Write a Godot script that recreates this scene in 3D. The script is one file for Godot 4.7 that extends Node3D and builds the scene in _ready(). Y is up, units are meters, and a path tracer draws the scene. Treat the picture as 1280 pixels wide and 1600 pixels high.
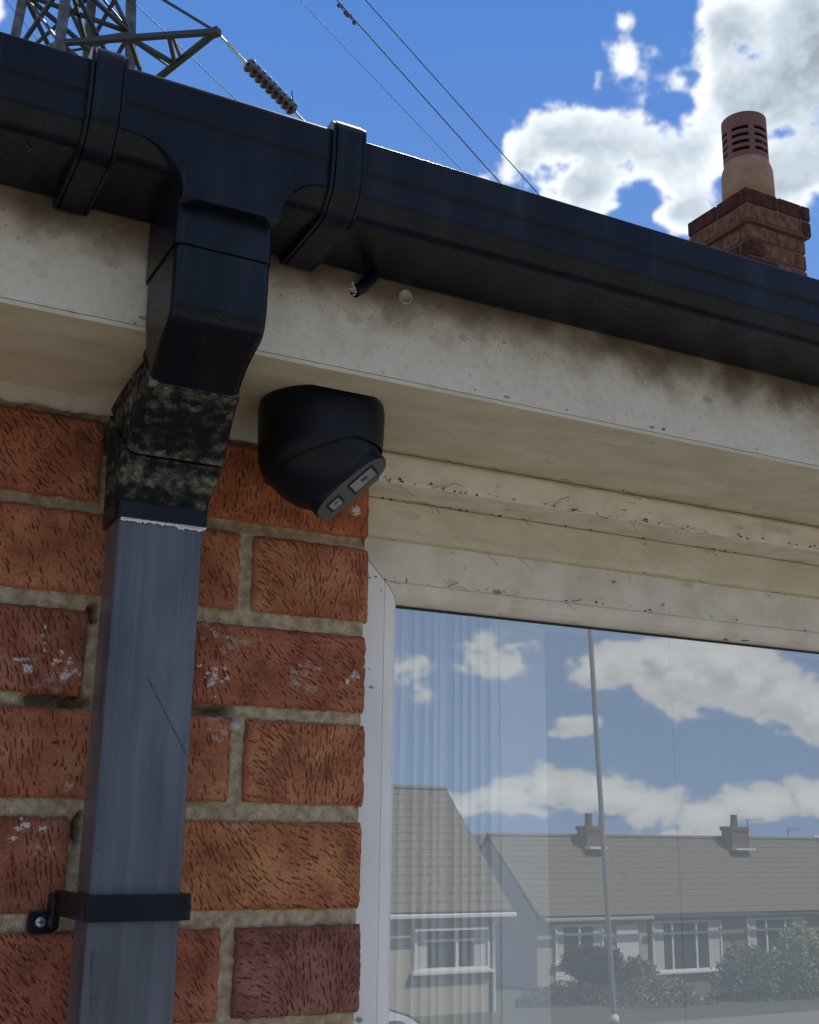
extends Node3D

const OY := 2.25            # height of the top brick course above the ground; all heights below are written from that course
var ORG := Vector3.ZERO     # base of the thing that is being built, taken off every vertex
var UVS := Vector2.ONE
var UVO := Vector2.ZERO
var rng := RandomNumberGenerator.new()
var taken := {}
var M := {}
var rag := FastNoiseLite.new()

# ---------------------------------------------------------------- naming
func thing(called: String, label: String, category: String, base := Vector3.ZERO, group := "") -> Node3D:
	var o := Node3D.new()
	o.name = numbered(called)
	add_child(o, true)
	o.position = base + Vector3(0, OY, 0)
	ORG = base
	o.set_meta("label", label)
	o.set_meta("category", category)
	if group:
		o.set_meta("group", group)
	return o

func numbered(called: String) -> String:
	var n: int = taken.get(called, 0)
	taken[called] = n + 1
	return called if n == 0 else "%s_%03d" % [called, n]

func begin(group := -1) -> SurfaceTool:
	var st := SurfaceTool.new()
	st.begin(Mesh.PRIMITIVE_TRIANGLES)
	st.set_smooth_group(group)
	return st

func part(st: SurfaceTool, called: String, m: Material, parent: Node, label := "", kind := "") -> MeshInstance3D:
	st.generate_normals()
	st.index()
	var o := MeshInstance3D.new()
	o.mesh = st.commit()
	o.material_override = m
	var names := []
	for c in parent.get_children():
		names.append(str(c.name))
	var n := called
	var k := 0
	while n in names:
		k += 1
		n = "%s_%03d" % [called, k]
	o.name = n
	parent.add_child(o, true)
	if label:
		o.set_meta("label", label)
	if kind:
		o.set_meta("kind", kind)
	return o

func structure(st: SurfaceTool, called: String, m: Material) -> MeshInstance3D:
	var o := part(st, called, m, self, "", "structure")
	o.position = Vector3(0, OY, 0)
	return o

# ---------------------------------------------------------------- shapes
func vert(st: SurfaceTool, p: Vector3, n: Vector3) -> void:
	var uv: Vector2
	if absf(n.z) >= absf(n.x) and absf(n.z) >= absf(n.y):
		uv = Vector2(p.x, -p.y)
	elif absf(n.y) >= absf(n.x):
		uv = Vector2(p.x, p.z)
	else:
		uv = Vector2(p.z, -p.y)
	st.set_uv(uv * UVS + UVO)
	st.add_vertex(p - ORG)

func tri(st: SurfaceTool, a: Vector3, b: Vector3, c: Vector3) -> void:  # counter-clockwise seen from outside
	var n := (b - a).cross(c - a)
	vert(st, a, n)
	vert(st, c, n)
	vert(st, b, n)

func quad(st: SurfaceTool, a: Vector3, b: Vector3, c: Vector3, d: Vector3) -> void:
	tri(st, a, b, c)
	tri(st, a, c, d)

func box(st: SurfaceTool, lo: Vector3, hi: Vector3, c := 0.0) -> void:
	hexa(st, Transform3D(Basis(), (lo + hi) / 2), (hi - lo) / 2, c)

func hexa(st: SurfaceTool, t: Transform3D, h: Vector3, c := 0.0) -> void:  # box with chamfered edges
	st.set_smooth_group(-1)
	var faces := [[0, 1, 2], [1, 2, 0], [2, 0, 1]]
	for f in faces:
		for s in [-1.0, 1.0]:
			var p := []
			for q in [[-1, -1], [1, -1], [1, 1], [-1, 1]]:
				var v := Vector3.ZERO
				v[f[0]] = s * h[f[0]]
				v[f[1]] = q[0] * (h[f[1]] - c)
				v[f[2]] = q[1] * (h[f[2]] - c)
				p.append(t * v)
			if s > 0:
				quad(st, p[0], p[1], p[2], p[3])
			else:
				quad(st, p[3], p[2], p[1], p[0])
	if c <= 0.0:
		return
	for f in faces:
		for sa in [-1.0, 1.0]:
			for sb in [-1.0, 1.0]:
				var e := []
				for q in [[0, -1], [0, 1], [1, 1], [1, -1]]:
					var v := Vector3.ZERO
					v[f[0]] = q[1] * (h[f[0]] - c)
					v[f[1]] = sa * (h[f[1]] - (c if q[0] == 0 else 0.0))
					v[f[2]] = sb * (h[f[2]] - (0.0 if q[0] == 0 else c))
					e.append(t * v)
				if sa * sb > 0:
					quad(st, e[3], e[2], e[1], e[0])
				else:
					quad(st, e[0], e[1], e[2], e[3])
	for sx in [-1.0, 1.0]:
		for sy in [-1.0, 1.0]:
			for sz in [-1.0, 1.0]:
				var a: Vector3 = t * Vector3(sx * h.x, sy * (h.y - c), sz * (h.z - c))
				var b: Vector3 = t * Vector3(sx * (h.x - c), sy * h.y, sz * (h.z - c))
				var d: Vector3 = t * Vector3(sx * (h.x - c), sy * (h.y - c), sz * h.z)
				if sx * sy * sz > 0:
					tri(st, a, b, d)
				else:
					tri(st, a, d, b)

func bar(st: SurfaceTool, a: Vector3, b: Vector3, w: float, d := 0.0) -> void:
	var y := (b - a).normalized()
	var x := y.cross(Vector3.UP if absf(y.y) < 0.9 else Vector3.RIGHT).normalized()
	var z := x.cross(y)
	hexa(st, Transform3D(Basis(x, y, z), (a + b) / 2), Vector3(w / 2, (b - a).length() / 2, (d if d > 0 else w) / 2))

func rounded(pts: Array, r: float, n := 4) -> PackedVector2Array:  # rounds the corners of a closed outline; flats keep flat shading
	var out := PackedVector2Array()
	for i in pts.size():
		var p: Vector2 = pts[i]
		var a: Vector2 = pts[(i + pts.size() - 1) % pts.size()]
		var b: Vector2 = pts[(i + 1) % pts.size()]
		var rr: float = minf(r, minf((a - p).length(), (b - p).length()) * 0.42)
		var pa := p + (a - p).normalized() * rr
		var pb := p + (b - p).normalized() * rr
		out.append(pa + (a - p).normalized() * rr * 0.12)
		for k in n + 1:
			var t := float(k) / n
			out.append(pa.lerp(p, t).lerp(p.lerp(pb, t), t))
		out.append(pb + (b - p).normalized() * rr * 0.12)
	return out

func prism(st: SurfaceTool, outline: PackedVector2Array, t: Transform3D, h0: float, h1: float, smooth := true) -> void:  # outline in the t.x, t.y plane drawn along t.z
	var pts := outline
	if Geometry2D.is_polygon_clockwise(pts):
		pts.reverse()
	var flip: bool = t.basis.determinant() < 0.0
	st.set_smooth_group(0 if smooth else -1)
	for i in pts.size():
		var a := pts[i]
		var b := pts[(i + 1) % pts.size()]
		var p := [t * Vector3(a.x, a.y, h0), t * Vector3(b.x, b.y, h0), t * Vector3(b.x, b.y, h1), t * Vector3(a.x, a.y, h1)]
		if flip:
			p.reverse()
		quad(st, p[0], p[1], p[2], p[3])
	st.set_smooth_group(-1)
	var ix := Geometry2D.triangulate_polygon(pts)
	for k in range(0, ix.size(), 3):
		var q := [pts[ix[k]], pts[ix[k + 1]], pts[ix[k + 2]]]
		if (q[1] - q[0]).cross(q[2] - q[0]) < 0:
			q.reverse()
		var up := [t * Vector3(q[0].x, q[0].y, h1), t * Vector3(q[1].x, q[1].y, h1), t * Vector3(q[2].x, q[2].y, h1)]
		var dn := [t * Vector3(q[2].x, q[2].y, h0), t * Vector3(q[1].x, q[1].y, h0), t * Vector3(q[0].x, q[0].y, h0)]
		if flip:
			up.reverse()
			dn.reverse()
		tri(st, up[0], up[1], up[2])
		tri(st, dn[0], dn[1], dn[2])

# an outline in (z, y) drawn along x
func along_x(st: SurfaceTool, zy: PackedVector2Array, x0: float, x1: float, smooth := true) -> void:
	prism(st, zy, Transform3D(Basis(Vector3(0, 0, 1), Vector3(0, 1, 0), Vector3(1, 0, 0)), Vector3.ZERO), x0, x1, smooth)

func lathe(st: SurfaceTool, prof: Array, t: Transform3D, n := 32, group := 0) -> void:  # prof: (radius, height) from bottom to top
	st.set_smooth_group(group)
	for i in prof.size() - 1:
		for k in n:
			var a := TAU * k / n
			var b := TAU * (k + 1) / n
			var p: Vector2 = prof[i]
			var q: Vector2 = prof[i + 1]
			var A := t * Vector3(p.x * cos(a), p.y, -p.x * sin(a))
			var B := t * Vector3(p.x * cos(b), p.y, -p.x * sin(b))
			var C := t * Vector3(q.x * cos(b), q.y, -q.x * sin(b))
			var D := t * Vector3(q.x * cos(a), q.y, -q.x * sin(a))
			if p.x > 1e-6:
				tri(st, A, B, C)
			if q.x > 1e-6:
				tri(st, A, C, D)

func facing(y: Vector3, at: Vector3) -> Transform3D:  # a frame whose y axis points along y
	y = y.normalized()
	var x := y.cross(Vector3.UP if absf(y.y) < 0.9 else Vector3.BACK).normalized()
	return Transform3D(Basis(x, y, x.cross(y)), at)

func tube(st: SurfaceTool, pts: Array, r: float, n := 6) -> void:
	st.set_smooth_group(0)
	var rings := []
	for i in pts.size():
		var d: Vector3 = pts[mini(i + 1, pts.size() - 1)] - pts[maxi(i - 1, 0)]
		var f := facing(d, pts[i])
		var ring := []
		for k in n:
			ring.append(f * Vector3(r * cos(TAU * k / n), 0, -r * sin(TAU * k / n)))
		rings.append(ring)
	for i in rings.size() - 1:
		for k in n:
			var l := (k + 1) % n
			quad(st, rings[i][k], rings[i][l], rings[i + 1][l], rings[i + 1][k])

# ---------------------------------------------------------------- textures
func noise(w: int, h: int, sd: int, freq: float, oct := 4) -> PackedByteArray:
	var f := FastNoiseLite.new()
	f.seed = sd
	f.frequency = freq
	f.fractal_octaves = oct
	f.noise_type = FastNoiseLite.TYPE_SIMPLEX_SMOOTH
	return f.get_image(w, h, false, false, false).get_data() if false else f.get_image(w, h).get_data()

func seamless(w: int, sd: int, freq: float, oct := 4) -> Image:
	var f := FastNoiseLite.new()
	f.seed = sd
	f.frequency = freq
	f.fractal_octaves = oct
	return f.get_seamless_image(w, w)

func ramp(stops: Array) -> Gradient:  # [place, Color(linear)] ...
	var g := Gradient.new()
	var o := PackedFloat32Array()
	var c := PackedColorArray()
	for s in stops:
		o.append(s[0])
		c.append(s[1].linear_to_srgb())
	g.offsets = o
	g.colors = c
	return g

# a colour image from a noise: the ramp gives the colour, bias moves each row along the ramp
func coloured(b: PackedByteArray, w: int, h: int, g: Gradient, bias := PackedFloat32Array(), gain := 1.0) -> Image:
	var lut := PackedInt32Array()
	lut.resize(256)
	for i in 256:
		lut[i] = g.sample(i / 255.0).to_abgr32()
	var out := PackedInt32Array()
	out.resize(w * h)
	var at := 0
	for y in h:
		var d := int(255.0 * bias[y]) if bias.size() else 0
		for x in w:
			out[at] = lut[clampi(128 + int((b[at] - 128) * gain) + d, 0, 255)]
			at += 1
	return Image.create_from_data(w, h, false, Image.FORMAT_RGBA8, out.to_byte_array())

func over(base: Image, top: Image) -> void:
	base.blend_rect(top, Rect2i(0, 0, top.get_width(), top.get_height()), Vector2i.ZERO)

# an uneven spot of colour (linear, alpha = cover), stretched by (sx, sy)
func blot(im: Image, cx: float, cy: float, r: float, c: Color, sx := 1.0, sy := 1.0, ragged := 0.35) -> void:
	var k := c.linear_to_srgb()
	k.a = c.a
	var ph := rng.randf() * 900.0
	for y in range(maxi(0, int(cy - r * sy * 1.7)), mini(im.get_height(), int(cy + r * sy * 1.7) + 2)):
		for x in range(maxi(0, int(cx - r * sx * 1.7)), mini(im.get_width(), int(cx + r * sx * 1.7) + 2)):
			var v := Vector2((x - cx) / sx, (y - cy) / sy)
			var e := r * (1.0 + ragged * 1.9 * rag.get_noise_2d((x + ph) * 1.0, (y - ph) * 1.0))
			var s := clampf((e - v.length()) / maxf(0.7, r * 0.2), 0.0, 1.0) * k.a
			if s > 0.01:
				im.set_pixel(x, y, im.get_pixel(x, y).lerp(Color(k.r, k.g, k.b), s))

func specks(im: Image, n: int, r0: float, r1: float, c: Color, y0 := 0.0, y1 := 1.0, long := 1.0) -> void:
	for i in n:
		var r := lerpf(r0, r1, pow(rng.randf(), 3.0))
		var k := c
		k.a *= rng.randf_range(0.4, 1.0)
		blot(im, rng.randf() * im.get_width(), lerpf(y0, y1, rng.randf()) * im.get_height(), r, k, rng.randf_range(1.0, long), 1.0)

func tex(im: Image) -> ImageTexture:
	return ImageTexture.create_from_image(im)

func grey(b: PackedByteArray, w: int, h: int) -> ImageTexture:
	return tex(Image.create_from_data(w, h, false, Image.FORMAT_L8, b))

func mat(called: String, c: Color, rough := 0.6, spec := 0.5) -> StandardMaterial3D:
	var m := StandardMaterial3D.new()
	m.resource_name = called
	m.albedo_color = c.linear_to_srgb()
	m.roughness = rough
	m.metallic_specular = spec
	M[called] = m
	return m

func tri_map(m: StandardMaterial3D, per_metre: float) -> void:
	m.uv1_triplanar = true
	m.uv1_world_triplanar = true
	m.uv1_scale = Vector3.ONE * per_metre

func bump(m: StandardMaterial3D, t: Texture2D, cm: float) -> void:
	m.heightmap_enabled = true
	m.heightmap_texture = t
	m.heightmap_scale = cm

# ---------------------------------------------------------------- sky: air and cumulus, as (azimuth from -z towards +x, elevation, radii), all in degrees
const CLOUDS := [
	[35.2, 32.6, 3.0, 1.7], [38.5, 32.2, 3.4, 2.2], [33.6, 31.2, 1.6, 1.3], [41.8, 31.4, 3.4, 2.0], [45.5, 33.4, 3.2, 2.6], [44.6, 36.2, 2.6, 2.2], [48.8, 35.8, 4.2, 4.2], [49.5, 31.5, 5.0, 4.5], [46.4, 29.6, 2.6, 2.0], [37.0, 30.0, 3.0, 1.6], [42.6, 28.8, 2.8, 1.7], [32.0, 30.2, 2.2, 1.2, 0.6],
	[38.9, 35.7, 1.7, 2.4, 0.56], [41.0, 34.7, 2.0, 1.7, 0.60], [55.0, 34.0, 6.0, 7.0], [5.2, 35.6, 0.9, 1.5], [2.0, 35.0, 3.0, 4.0],
	[143.2, 7.6, 2.0, 1.6], [140.8, 7.8, 3.0, 2.0], [137.3, 7.6, 3.6, 2.2], [134.6, 6.2, 3.0, 2.0], [133.2, 5.2, 2.2, 1.5], [147.9, 8.2, 2.6, 1.8, 0.66], [152.0, 7.2, 1.7, 1.8, 0.62], [144.4, 5.0, 1.9, 0.8],
	[145.6, 2.0, 2.0, 1.5], [143.2, 1.9, 2.2, 1.5], [141.0, 1.4, 2.4, 1.4], [138.6, 1.0, 2.4, 1.2], [147.8, 1.6, 1.8, 1.2], [136.4, 1.5, 2.2, 1.2], [134.2, 1.7, 2.4, 1.3], [131.8, 1.8, 2.4, 1.4], [149.8, 1.2, 1.8, 0.9], [139.0, 6.4, 2.6, 1.7],
]

func sky_picture() -> Image:
	var W := 4096
	var H := 2048
	var top := H / 2
	var cov := PackedFloat32Array()   # where the clouds lie, one value for each 8 x 8 pixels
	var cw := W / 8
	var ch := top / 8
	cov.resize(cw * ch)
	var wide := FastNoiseLite.new()
	wide.seed = 5
	wide.frequency = 1.0
	wide.fractal_octaves = 3
	for y in ch:
		var el := 90.0 - (y + 0.5) * 90.0 / ch
		for x in cw:
			var az := (x + 0.5) * 360.0 / cw
			if az > 180.0:
				az -= 360.0
			var e := deg_to_rad(el)
			var a := deg_to_rad(az)
			var d := Vector3(sin(a) * cos(e), sin(e), -cos(a) * cos(e))
			var v := wide.get_noise_3dv(d * 2.6) * 0.75 - 0.12
			# the two parts of the sky that the photograph shows keep only their own clouds
			var own := maxf(1.0 - Vector2((az - 27.0) / 34.0, (el - 32.0) / 17.0).length(), 1.0 - Vector2((az - 142.0) / 24.0, (el - 5.0) / 15.0).length())
			v = lerpf(v, -1.2, clampf(own * 4.0, 0.0, 1.0))
			var rest := 1.0
			for c in CLOUDS:
				if absf(az - c[0]) < c[2] and absf(el - c[1]) < c[3]:
					rest *= 1.0 - (c[4] if c.size() > 4 else 1.0) * maxf(0.0, 1.0 - Vector2((az - c[0]) / c[2], (el - c[1]) / c[3]).length_squared())
			if rest < 1.0:
				v = maxf(v, lerpf(-0.46, 0.70, 1.0 - rest))
			cov[y * cw + x] = v
	var fine := FastNoiseLite.new()
	fine.seed = 21
	fine.frequency = 1.0
	fine.fractal_octaves = 7
	fine.fractal_gain = 0.54
	fine.noise_type = FastNoiseLite.TYPE_SIMPLEX
	var D := PackedFloat32Array()
	D.resize(W * top)
	D.fill(-1.0)
	var bulk := PackedFloat32Array()
	bulk.resize(W * top)
	for y in top:
		var el := (0.5 - (y + 0.5) / H) * PI
		var se := sin(el)
		var hi_part := smoothstep(0.22, 0.34, el)
		var ce := cos(el)
		var fy := clampf((y - 3.5) / 8.0, 0.0, ch - 1.001)
		var iy := int(fy)
		var ty := fy - iy
		for x in W:
			var fx := (x - 3.5) / 8.0 + cw
			var ix := int(fx)
			var tx := fx - ix
			var i := iy * cw + ix % cw
			var j := iy * cw + (ix + 1) % cw
			var c := lerpf(lerpf(cov[i], cov[j], tx), lerpf(cov[i + cw], cov[j + cw], tx), ty)
			if c > -0.72:
				var a := float(x) / W * TAU
				var n := 0.0
				if hi_part > 0.0:
					n += hi_part * fine.get_noise_3d(sin(a) * ce * 17.0, se * 21.0, -cos(a) * ce * 17.0)
				if hi_part < 1.0:
					n += (1.0 - hi_part) * 0.85 * fine.get_noise_3d(sin(a) * ce * 30.0, se * 44.0, -cos(a) * ce * 30.0)
				var puff := 0.0
				if c > -0.5:
					puff = 0.30 - absf(fine.get_noise_3d(sin(a) * ce * 26.0 + 40.0, se * 36.0, -cos(a) * ce * 26.0))
				D[y * W + x] = c + 0.85 * n + 0.45 * puff - 0.06
				bulk[y * W + x] = c
	var out := PackedFloat32Array()
	out.resize(W * H * 3)
	var at := 0
	for y in top:
		var el := (0.5 - (y + 0.5) / H) * 180.0
		var t := clampf(el / 60.0, 0.0, 1.0)
		var low := pow(1.0 - t, 2.2)
		var br := lerpf(0.058, 0.34, low)
		var bg := lerpf(0.190, 0.54, low)
		var bb := lerpf(0.57, 0.88, low)
		for x in W:
			var d := D[y * W + x]
			var r := br
			var g := bg
			var b := bb
			if d > -0.20:
				var az := float(x) / W * 360.0
				if az > 180.0:
					az -= 360.0
				var far_side := smoothstep(72.0, 84.0, absf(az - 46.0))
				# light from the sun's side: the sun stands high at azimuth 46
				var up := D[maxi(y - 14, 0) * W + x]
				var sd := D[y * W + posmod(x + (12 if az < 46.0 else -12), W)]
				var lit := clampf(0.55 + 1.1 * (d - 0.6 * up - 0.4 * sd), 0.0, 1.0)
				var body := bulk[y * W + x] + 0.35 * (d - bulk[y * W + x])
				var thick := smoothstep(0.30, 0.74, body)
				var white := lerpf(lerpf(1.02, 0.25 + 0.42 * lit, thick), lerpf(1.08, 0.68 + 0.62 * lit, thick), far_side)
				var cover := smoothstep(-0.20, 0.30, d)
				cover = cover * cover * 0.55 + cover * 0.45
				var blue := clampf(1.05 - white, 0.0, 0.4)
				r = lerpf(r, white * 0.90 * (1.0 - 0.26 * blue), cover)
				g = lerpf(g, white * 0.93, cover)
				b = lerpf(b, white * (0.96 + 0.2 * blue), cover)
			out[at] = r
			out[at + 1] = g
			out[at + 2] = b
			at += 3
	for k in range(at, W * H * 3, 3):
		out[k] = 0.22
		out[k + 1] = 0.21
		out[k + 2] = 0.19
	return Image.create_from_data(W, H, false, Image.FORMAT_RGBF, out.to_byte_array())

# ---------------------------------------------------------------- materials
func L(r: float, g: float, b: float, a := 1.0) -> Color:
	return Color(r, g, b, a)

func materials() -> void:
	var m: StandardMaterial3D
	var grain := tex(seamless(512, 3, 0.05, 5))
	var fine := tex(seamless(512, 9, 0.14, 4))
	# black plastic: dust and rain streaks, slightly uneven gloss
	var W := 1024
	var im := coloured(noise(W, 256, 31, 0.012, 5), W, 256, ramp([[0.0, L(0.004, 0.005, 0.008)], [0.5, L(0.006, 0.008, 0.012)], [0.8, L(0.010, 0.012, 0.018)], [1.0, L(0.022, 0.025, 0.032)]]))
	specks(im, 160, 0.6, 1.8, L(0.06, 0.06, 0.058, 0.5), 0, 1, 3.0)
	for k in 70:                                   # dried runs of rain
		blot(im, rng.randf() * W, rng.randf() * 256.0, rng.randf_range(1.0, 2.6), L(0.045, 0.05, 0.058, rng.randf_range(0.1, 0.4)), 0.8, rng.randf_range(6.0, 20.0), 0.3)
	for k in 40:
		blot(im, rng.randf() * W, rng.randf() * 256.0, rng.randf_range(0.6, 1.2), L(0.08, 0.085, 0.09, 0.4), rng.randf_range(4.0, 16.0), 0.7, 0.3)
	m = mat("black_plastic", L(1, 1, 1), 0.36, 0.3)
	m.albedo_texture = tex(im)
	tri_map(m, 1.6)
	m.roughness_texture = tex(coloured(noise(512, 512, 4, 0.02, 4), 512, 512, ramp([[0.0, L(0.5, 0.5, 0.5)], [1.0, L(0.95, 0.95, 0.95)]])))
	m.roughness = 0.33
	bump(m, grain, 0.012)
	m = mat("black_underside", L(1, 1, 1), 0.62)   # the same plastic where dirt and webs have stuck
	im = coloured(noise(512, 512, 33, 0.02, 5), 512, 512, ramp([[0.0, L(0.008, 0.009, 0.011)], [0.6, L(0.014, 0.014, 0.015)], [1.0, L(0.05, 0.045, 0.04)]]))
	specks(im, 60, 0.8, 3.5, L(0.22, 0.18, 0.13, 0.6), 0, 1, 2.5)
	m.albedo_texture = tex(im)
	tri_map(m, 4.0)
	m = mat("camera_shell", L(0.008, 0.009, 0.013), 0.42, 0.3)
	bump(m, fine, 0.004)
	m = mat("camera_face", L(0.020, 0.021, 0.023), 0.4)
	m = mat("lens_glass", L(0.16, 0.165, 0.165), 0.12, 0.7)
	m.metallic = 0.50
	m = mat("dark_seam", L(0.004, 0.004, 0.005), 0.8)
	# sun-bleached downpipe, streaks run down; mapped 0..1 across, 0..1 for each metre down
	W = 256
	var sn := FastNoiseLite.new()
	sn.seed = 8
	sn.frequency = 0.03
	sn.fractal_octaves = 4
	var sb := PackedByteArray()
	sb.resize(W * 1024)
	var broad := noise(W, 1024, 12, 0.006, 3)
	for y in 1024:
		for x in W:
			sb[y * W + x] = clampi(int(128.0 + 48.0 * sn.get_noise_2d(x * 1.0, y * 0.025) + 34.0 * sn.get_noise_2d(x * 6.0 + 900.0, y * 0.012) + (broad[y * W + x] - 128) * 0.45), 0, 255)
	im = coloured(sb, W, 1024, ramp([[0.0, L(0.035, 0.039, 0.047)], [0.35, L(0.062, 0.068, 0.079)], [0.6, L(0.092, 0.099, 0.111)], [0.85, L(0.13, 0.138, 0.15)], [1.0, L(0.21, 0.22, 0.23)]]))
	specks(im, 26, 0.8, 2.6, L(0.02, 0.022, 0.03, 0.7), 0, 1, 1.4)
	blot(im, 20, 300, 5, L(0.02, 0.02, 0.03, 0.8), 0.7, 1.6)
	blot(im, 12, 420, 4, L(0.02, 0.02, 0.03, 0.7), 0.7, 1.6)
	for k in 40:                                   # a scratch and a hair
		blot(im, 118 + k * 3.4, 118 + k * 1.35, 1.6, L(0.03, 0.035, 0.05, 0.9), 1.6, 0.8)
	for k in 14:
		blot(im, 55 + k * 3.0, 152 + k * 0.9 + 2.0 * sin(k * 0.6), 1.0, L(0.03, 0.035, 0.05, 0.8), 1.5, 0.8)
	for k in 30:                                   # scuffed scribble low down on the left
		blot(im, 30 + 9.0 * sin(k * 1.9) + k * 0.3, 316 + k * 0.9 + 5.0 * cos(k * 1.3), 1.3, L(0.025, 0.03, 0.04, 0.9), 1.0, 1.4)
	m = mat("faded_plastic", L(1, 1, 1), 0.28)
	m.albedo_texture = tex(im)
	# grime and lichen on the offset bend
	# across the tube u runs 0..1; film and lichen keep to its edges and to the joint, soot-black growth to the middle
	var gb := noise(256, 256, 61, 0.022, 6)
	var gf := noise(256, 256, 64, 0.11, 4)
	for y in 256:
		var band := maxf(smoothstep(0.20, 0.04, absf(y / 256.0 - 0.20)), 0.8 * smoothstep(0.10, 0.0, absf(y / 256.0 - 0.93)))
		for x in 256:
			var e := absf(x / 128.0 - 1.0)
			var v := (gb[y * 256 + x] - 128.0) * 0.9 + (gf[y * 256 + x] - 128.0) * 0.28 + 200.0 * (0.36 * pow(e, 3.0) + 0.46 * band) + 58.0
			gb[y * 256 + x] = clampi(int(v), 0, 255)
	im = coloured(gb, 256, 256, ramp([[0.0, L(0.008, 0.008, 0.008)], [0.30, L(0.013, 0.012, 0.011)], [0.48, L(0.038, 0.034, 0.026)], [0.66, L(0.085, 0.078, 0.058)], [0.85, L(0.15, 0.14, 0.105)], [1.0, L(0.22, 0.205, 0.16)]]))
	specks(im, 60, 0.6, 1.4, L(0.25, 0.235, 0.19, 0.5))
	specks(im, 120, 0.6, 1.6, L(0.010, 0.010, 0.009, 0.7))
	m = mat("lichen", L(1, 1, 1), 0.88, 0.3)
	m.albedo_texture = tex(im)
	bump(m, grey(gf, 256, 256), 0.05)
	# painted fascia: u one metre, v from the top edge to the bottom edge
	W = 2048
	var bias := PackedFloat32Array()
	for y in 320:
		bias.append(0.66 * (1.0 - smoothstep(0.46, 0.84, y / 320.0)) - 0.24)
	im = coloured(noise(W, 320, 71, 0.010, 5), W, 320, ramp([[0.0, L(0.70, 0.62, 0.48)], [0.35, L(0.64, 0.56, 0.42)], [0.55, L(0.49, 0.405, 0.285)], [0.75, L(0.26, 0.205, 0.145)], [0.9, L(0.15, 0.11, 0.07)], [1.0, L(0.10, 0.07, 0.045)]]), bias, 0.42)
	over(im, coloured(noise(W, 320, 72, 0.05, 4), W, 320, ramp([[0.0, L(0.2, 0.16, 0.11, 0.22)], [0.5, L(0.3, 0.25, 0.2, 0.0)], [1.0, L(0.8, 0.75, 0.66, 0.16)]])))
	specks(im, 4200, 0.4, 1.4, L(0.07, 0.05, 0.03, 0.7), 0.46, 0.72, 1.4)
	specks(im, 380, 0.4, 1.3, L(0.10, 0.075, 0.05, 0.6), 0.66, 0.9, 1.4)
	specks(im, 90, 0.5, 1.8, L(0.10, 0.08, 0.06, 0.7), 0.5, 1.0, 1.4)
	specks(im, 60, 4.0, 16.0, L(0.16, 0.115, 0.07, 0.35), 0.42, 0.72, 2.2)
	specks(im, 30, 1.0, 3.4, L(0.06, 0.05, 0.045, 0.8), 0.93, 1.0, 3.0)
	m = mat("fascia_paint", L(1, 1, 1), 0.55)
	m.albedo_texture = tex(im)
	bump(m, fine, 0.008)
	# soffit and trim paint, yellowed; fly specks and web bits lie along the length
	W = 1024
	im = coloured(noise(W, 512, 81, 0.012, 5), W, 512, ramp([[0.0, L(0.54, 0.455, 0.30)], [0.5, L(0.61, 0.525, 0.36)], [1.0, L(0.68, 0.60, 0.43)]]))
	over(im, coloured(noise(W, 512, 82, 0.06, 3), W, 512, ramp([[0.0, L(0.3, 0.25, 0.17, 0.2)], [0.4, L(0.3, 0.25, 0.2, 0.0)], [1.0, L(0.3, 0.25, 0.2, 0.0)]])))
	specks(im, 150, 0.6, 2.4, L(0.10, 0.08, 0.055, 0.85), 0, 1, 3.5)
	specks(im, 40, 3.0, 12.0, L(0.36, 0.31, 0.21, 0.35), 0, 1, 3.0)
	m = mat("soffit_paint", L(1, 1, 1), 0.6)
	m.albedo_texture = tex(im)
	bump(m, fine, 0.006)
	# white window plastic
	im = coloured(noise(W, 512, 91, 0.01, 5), W, 512, ramp([[0.0, L(0.80, 0.745, 0.67)], [0.5, L(0.86, 0.81, 0.735)], [1.0, L(0.88, 0.84, 0.78)]]))
	specks(im, 150, 0.6, 1.8, L(0.09, 0.08, 0.07, 0.8), 0, 1, 3.0)
	specks(im, 16, 4.0, 12.0, L(0.50, 0.47, 0.40, 0.35), 0, 1, 3.0)
	m = mat("white_plastic", L(1, 1, 1), 0.38)
	m.albedo_texture = tex(im)
	bump(m, fine, 0.003)
	im = coloured(noise(W, 512, 93, 0.02, 5), W, 512, ramp([[0.0, L(0.55, 0.48, 0.365)], [0.5, L(0.67, 0.60, 0.48)], [1.0, L(0.74, 0.68, 0.56)]]))
	specks(im, 420, 0.6, 2.0, L(0.08, 0.065, 0.05, 0.8), 0, 1, 4.0)
	specks(im, 80, 2.0, 9.0, L(0.33, 0.28, 0.20, 0.4), 0, 1, 4.0)
	m = mat("grimy_white_plastic", L(1, 1, 1), 0.5)
	m.albedo_texture = tex(im)
	bump(m, fine, 0.006)
	m = mat("caulk", L(0.50, 0.45, 0.36), 0.85)
	bump(m, fine, 0.05)
	tri_map(m, 8.0)
	m = mat("sealant", L(0.72, 0.72, 0.70), 0.6)
	m = mat("pebble", L(0.42, 0.40, 0.36), 0.6)
	bump(m, fine, 0.1)
	m = mat("plug_filler", L(0.34, 0.29, 0.22), 0.8)
	# mortar: sandy, with dark grit
	im = coloured(noise(512, 512, 101, 0.03, 6), 512, 512, ramp([[0.0, L(0.23, 0.17, 0.10)], [0.5, L(0.41, 0.315, 0.195)], [1.0, L(0.58, 0.47, 0.31)]]))
	specks(im, 1500, 0.7, 2.2, L(0.10, 0.08, 0.06, 0.6), 0, 1, 1.4)
	specks(im, 900, 0.7, 1.8, L(0.55, 0.50, 0.41, 0.6), 0, 1, 1.4)
	m = mat("mortar", L(1, 1, 1), 0.95, 0.2)
	m.albedo_texture = tex(im)
	tri_map(m, 5.5)
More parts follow.
